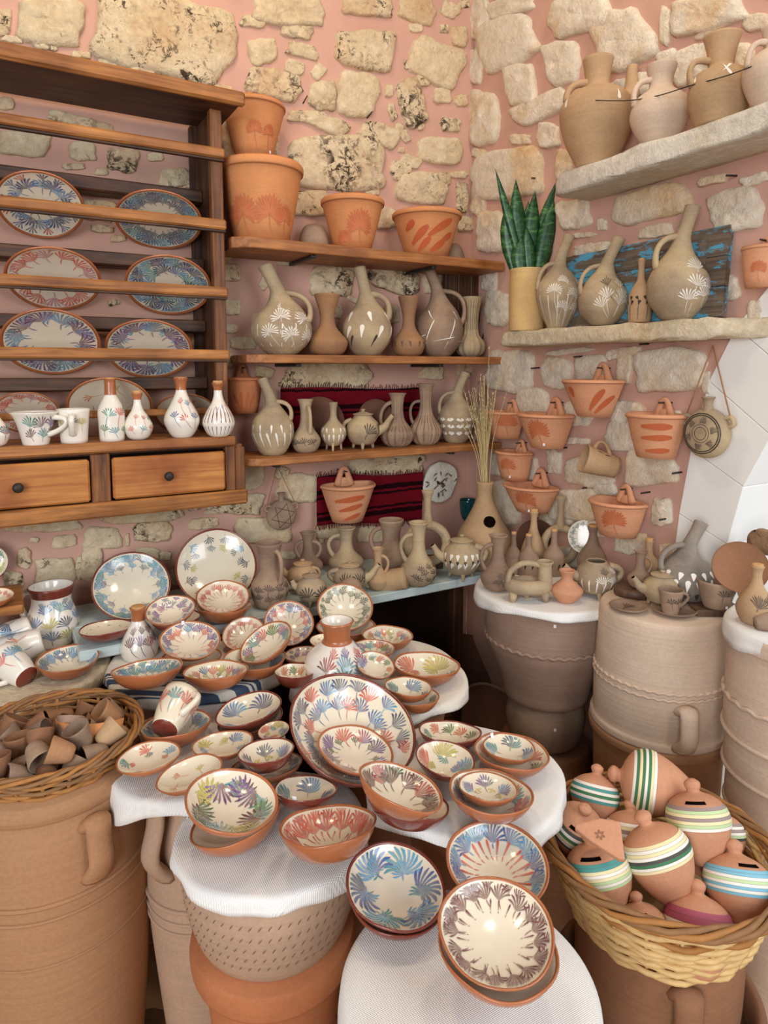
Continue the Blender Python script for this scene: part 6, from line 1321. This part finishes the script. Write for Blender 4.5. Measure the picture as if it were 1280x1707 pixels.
money_box('money box with pale blue bands at the right of the basket', 1232, 1480, 106, 96, .12, ZB-.03, 'b w b w l w b b', True, sa=30)
money_box('plain looking money box low at the front of the basket', 1058, 1536, 80, 100, .3, ZB-.06, 'o m o', True)
money_box('money box with wine red bands low at the front right', 1154, 1546, 108, 92, .16, ZB-.065, 'p w p p', False)
money_box('half hidden money box between the centre and right ones', 1150, 1462, 66, 60, .2, ZB-.055, 'b w y', False)
BX = []
for a_, k_ in MB:
    p = hit(a_[1], a_[2], 2, a_[6]); BX.append([p, a_[3]/2*scl(p)*.97])
def keep_box(p, r):
    q = p-Vector((bc[0], bc[1], p.z)); l = q.length; f = min(1, max(0, (p.z-bc[2]+.125)/.115)); lim = .13+.042*f-r*.92
    if p.z > bc[2]+.02: lim += .02
    if l > lim: p = p-q*((l-lim)/l)
    return Vector((p.x, p.y, max(p.z, bc[2]-.115+r)))
relax(BX, keep_box, 120)
for (a_, k_), (p, r) in zip(MB, BX): build_box(p, *a_, **k_)
c = hit(1000, 1392, 2, ZB+.06); v = ray(1000, 1392).normalized()
ts = thing('stamped_sherd', 'flat triangular clay sherd stamped with a flower on the money boxes', 'potsherd', c, frame((-v*.75+Vector((0, 0, .65))).normalized(), 0)); X = ts.matrix_world.to_3x3().inverted()
s_ = scl(c); pts = []
for x, y in ((958, 1372), (1000, 1362), (1034, 1368), (1041, 1432), (1030, 1430), (985, 1402), (957, 1380)):
    q = X @ (RT*((x-1000)*s_)-UP*((y-1392)*s_)); d_ = X @ v; q = q-d_*(q.z/d_.z); pts.append((q.x, q.y))
n = len(pts); V = [(x, y, 0) for x, y in pts]+[(x, y, -.012) for x, y in pts]; o = fixn(mk('sherd', V, [tuple(range(n)), tuple(range(2*n-1, n-1, -1))]+[(i, i+n, (i+1) % n+n, (i+1) % n) for i in range(n)], M['bank'], ts, smooth=False)); md = o.modifiers.new('edge', 'BEVEL'); md.width = .003; md.segments = 2
p = Paint(lambda a, b_: (a, b_, .0008), lin('#c99a76'), 3)
for i in range(6): p.stroke([(.006*s_*1000*math.cos(i*1.047)*q, .006*s_*1000*math.sin(i*1.047)*q) for q in (.4, .6, .8, 1, 1.4)], .0022, lin('#9a6f52'), lin('#8d6247'), .6)
p.make('stamped_flower', M['slip'], ts)

# ================================================================ trays in the dark under the bench
dp = thing('added_shade_board', 'added dark board deepening the shade below the pale blue bench', 'panel', (-.72, -.03, 0)); mkbox('board', M['bench_shade'], dp, -.62, .62, -.01, .0, 0, .80)  # board added to darken the space under the bench, shade painted in
st = thing('low_stool', 'low dark wooden stool under the trays beneath the bench', 'stool', (-.47, -.17, 0)); mkbox('seat', M['darkwood'], st, -.2, .2, -.12, .10, .34, .37)
for x in (-.16, .16):
    for y in (-.09, .07): mkbox('leg', M['darkwoodz'], st, x-.02, x+.02, y-.02, y+.02, 0, .34)
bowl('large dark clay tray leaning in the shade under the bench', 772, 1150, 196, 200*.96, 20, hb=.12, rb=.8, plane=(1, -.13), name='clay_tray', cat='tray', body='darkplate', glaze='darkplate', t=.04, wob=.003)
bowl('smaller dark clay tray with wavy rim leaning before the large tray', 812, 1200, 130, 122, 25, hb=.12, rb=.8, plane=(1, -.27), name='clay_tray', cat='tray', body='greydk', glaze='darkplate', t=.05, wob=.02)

# things of one kind share a group
KIND = {}
for o in COL.objects:
    if o.parent is None and o.get('label') and not o.get('group') and o.get('kind') is None: KIND.setdefault(o.name.split('.')[0], []).append(o)
for nm, os_ in KIND.items():
    if len(os_) > 2:
        for o in os_: o['group'] = nm.replace('_', ' ')+('es' if nm.endswith('x') else 's')+' in the pottery shop'
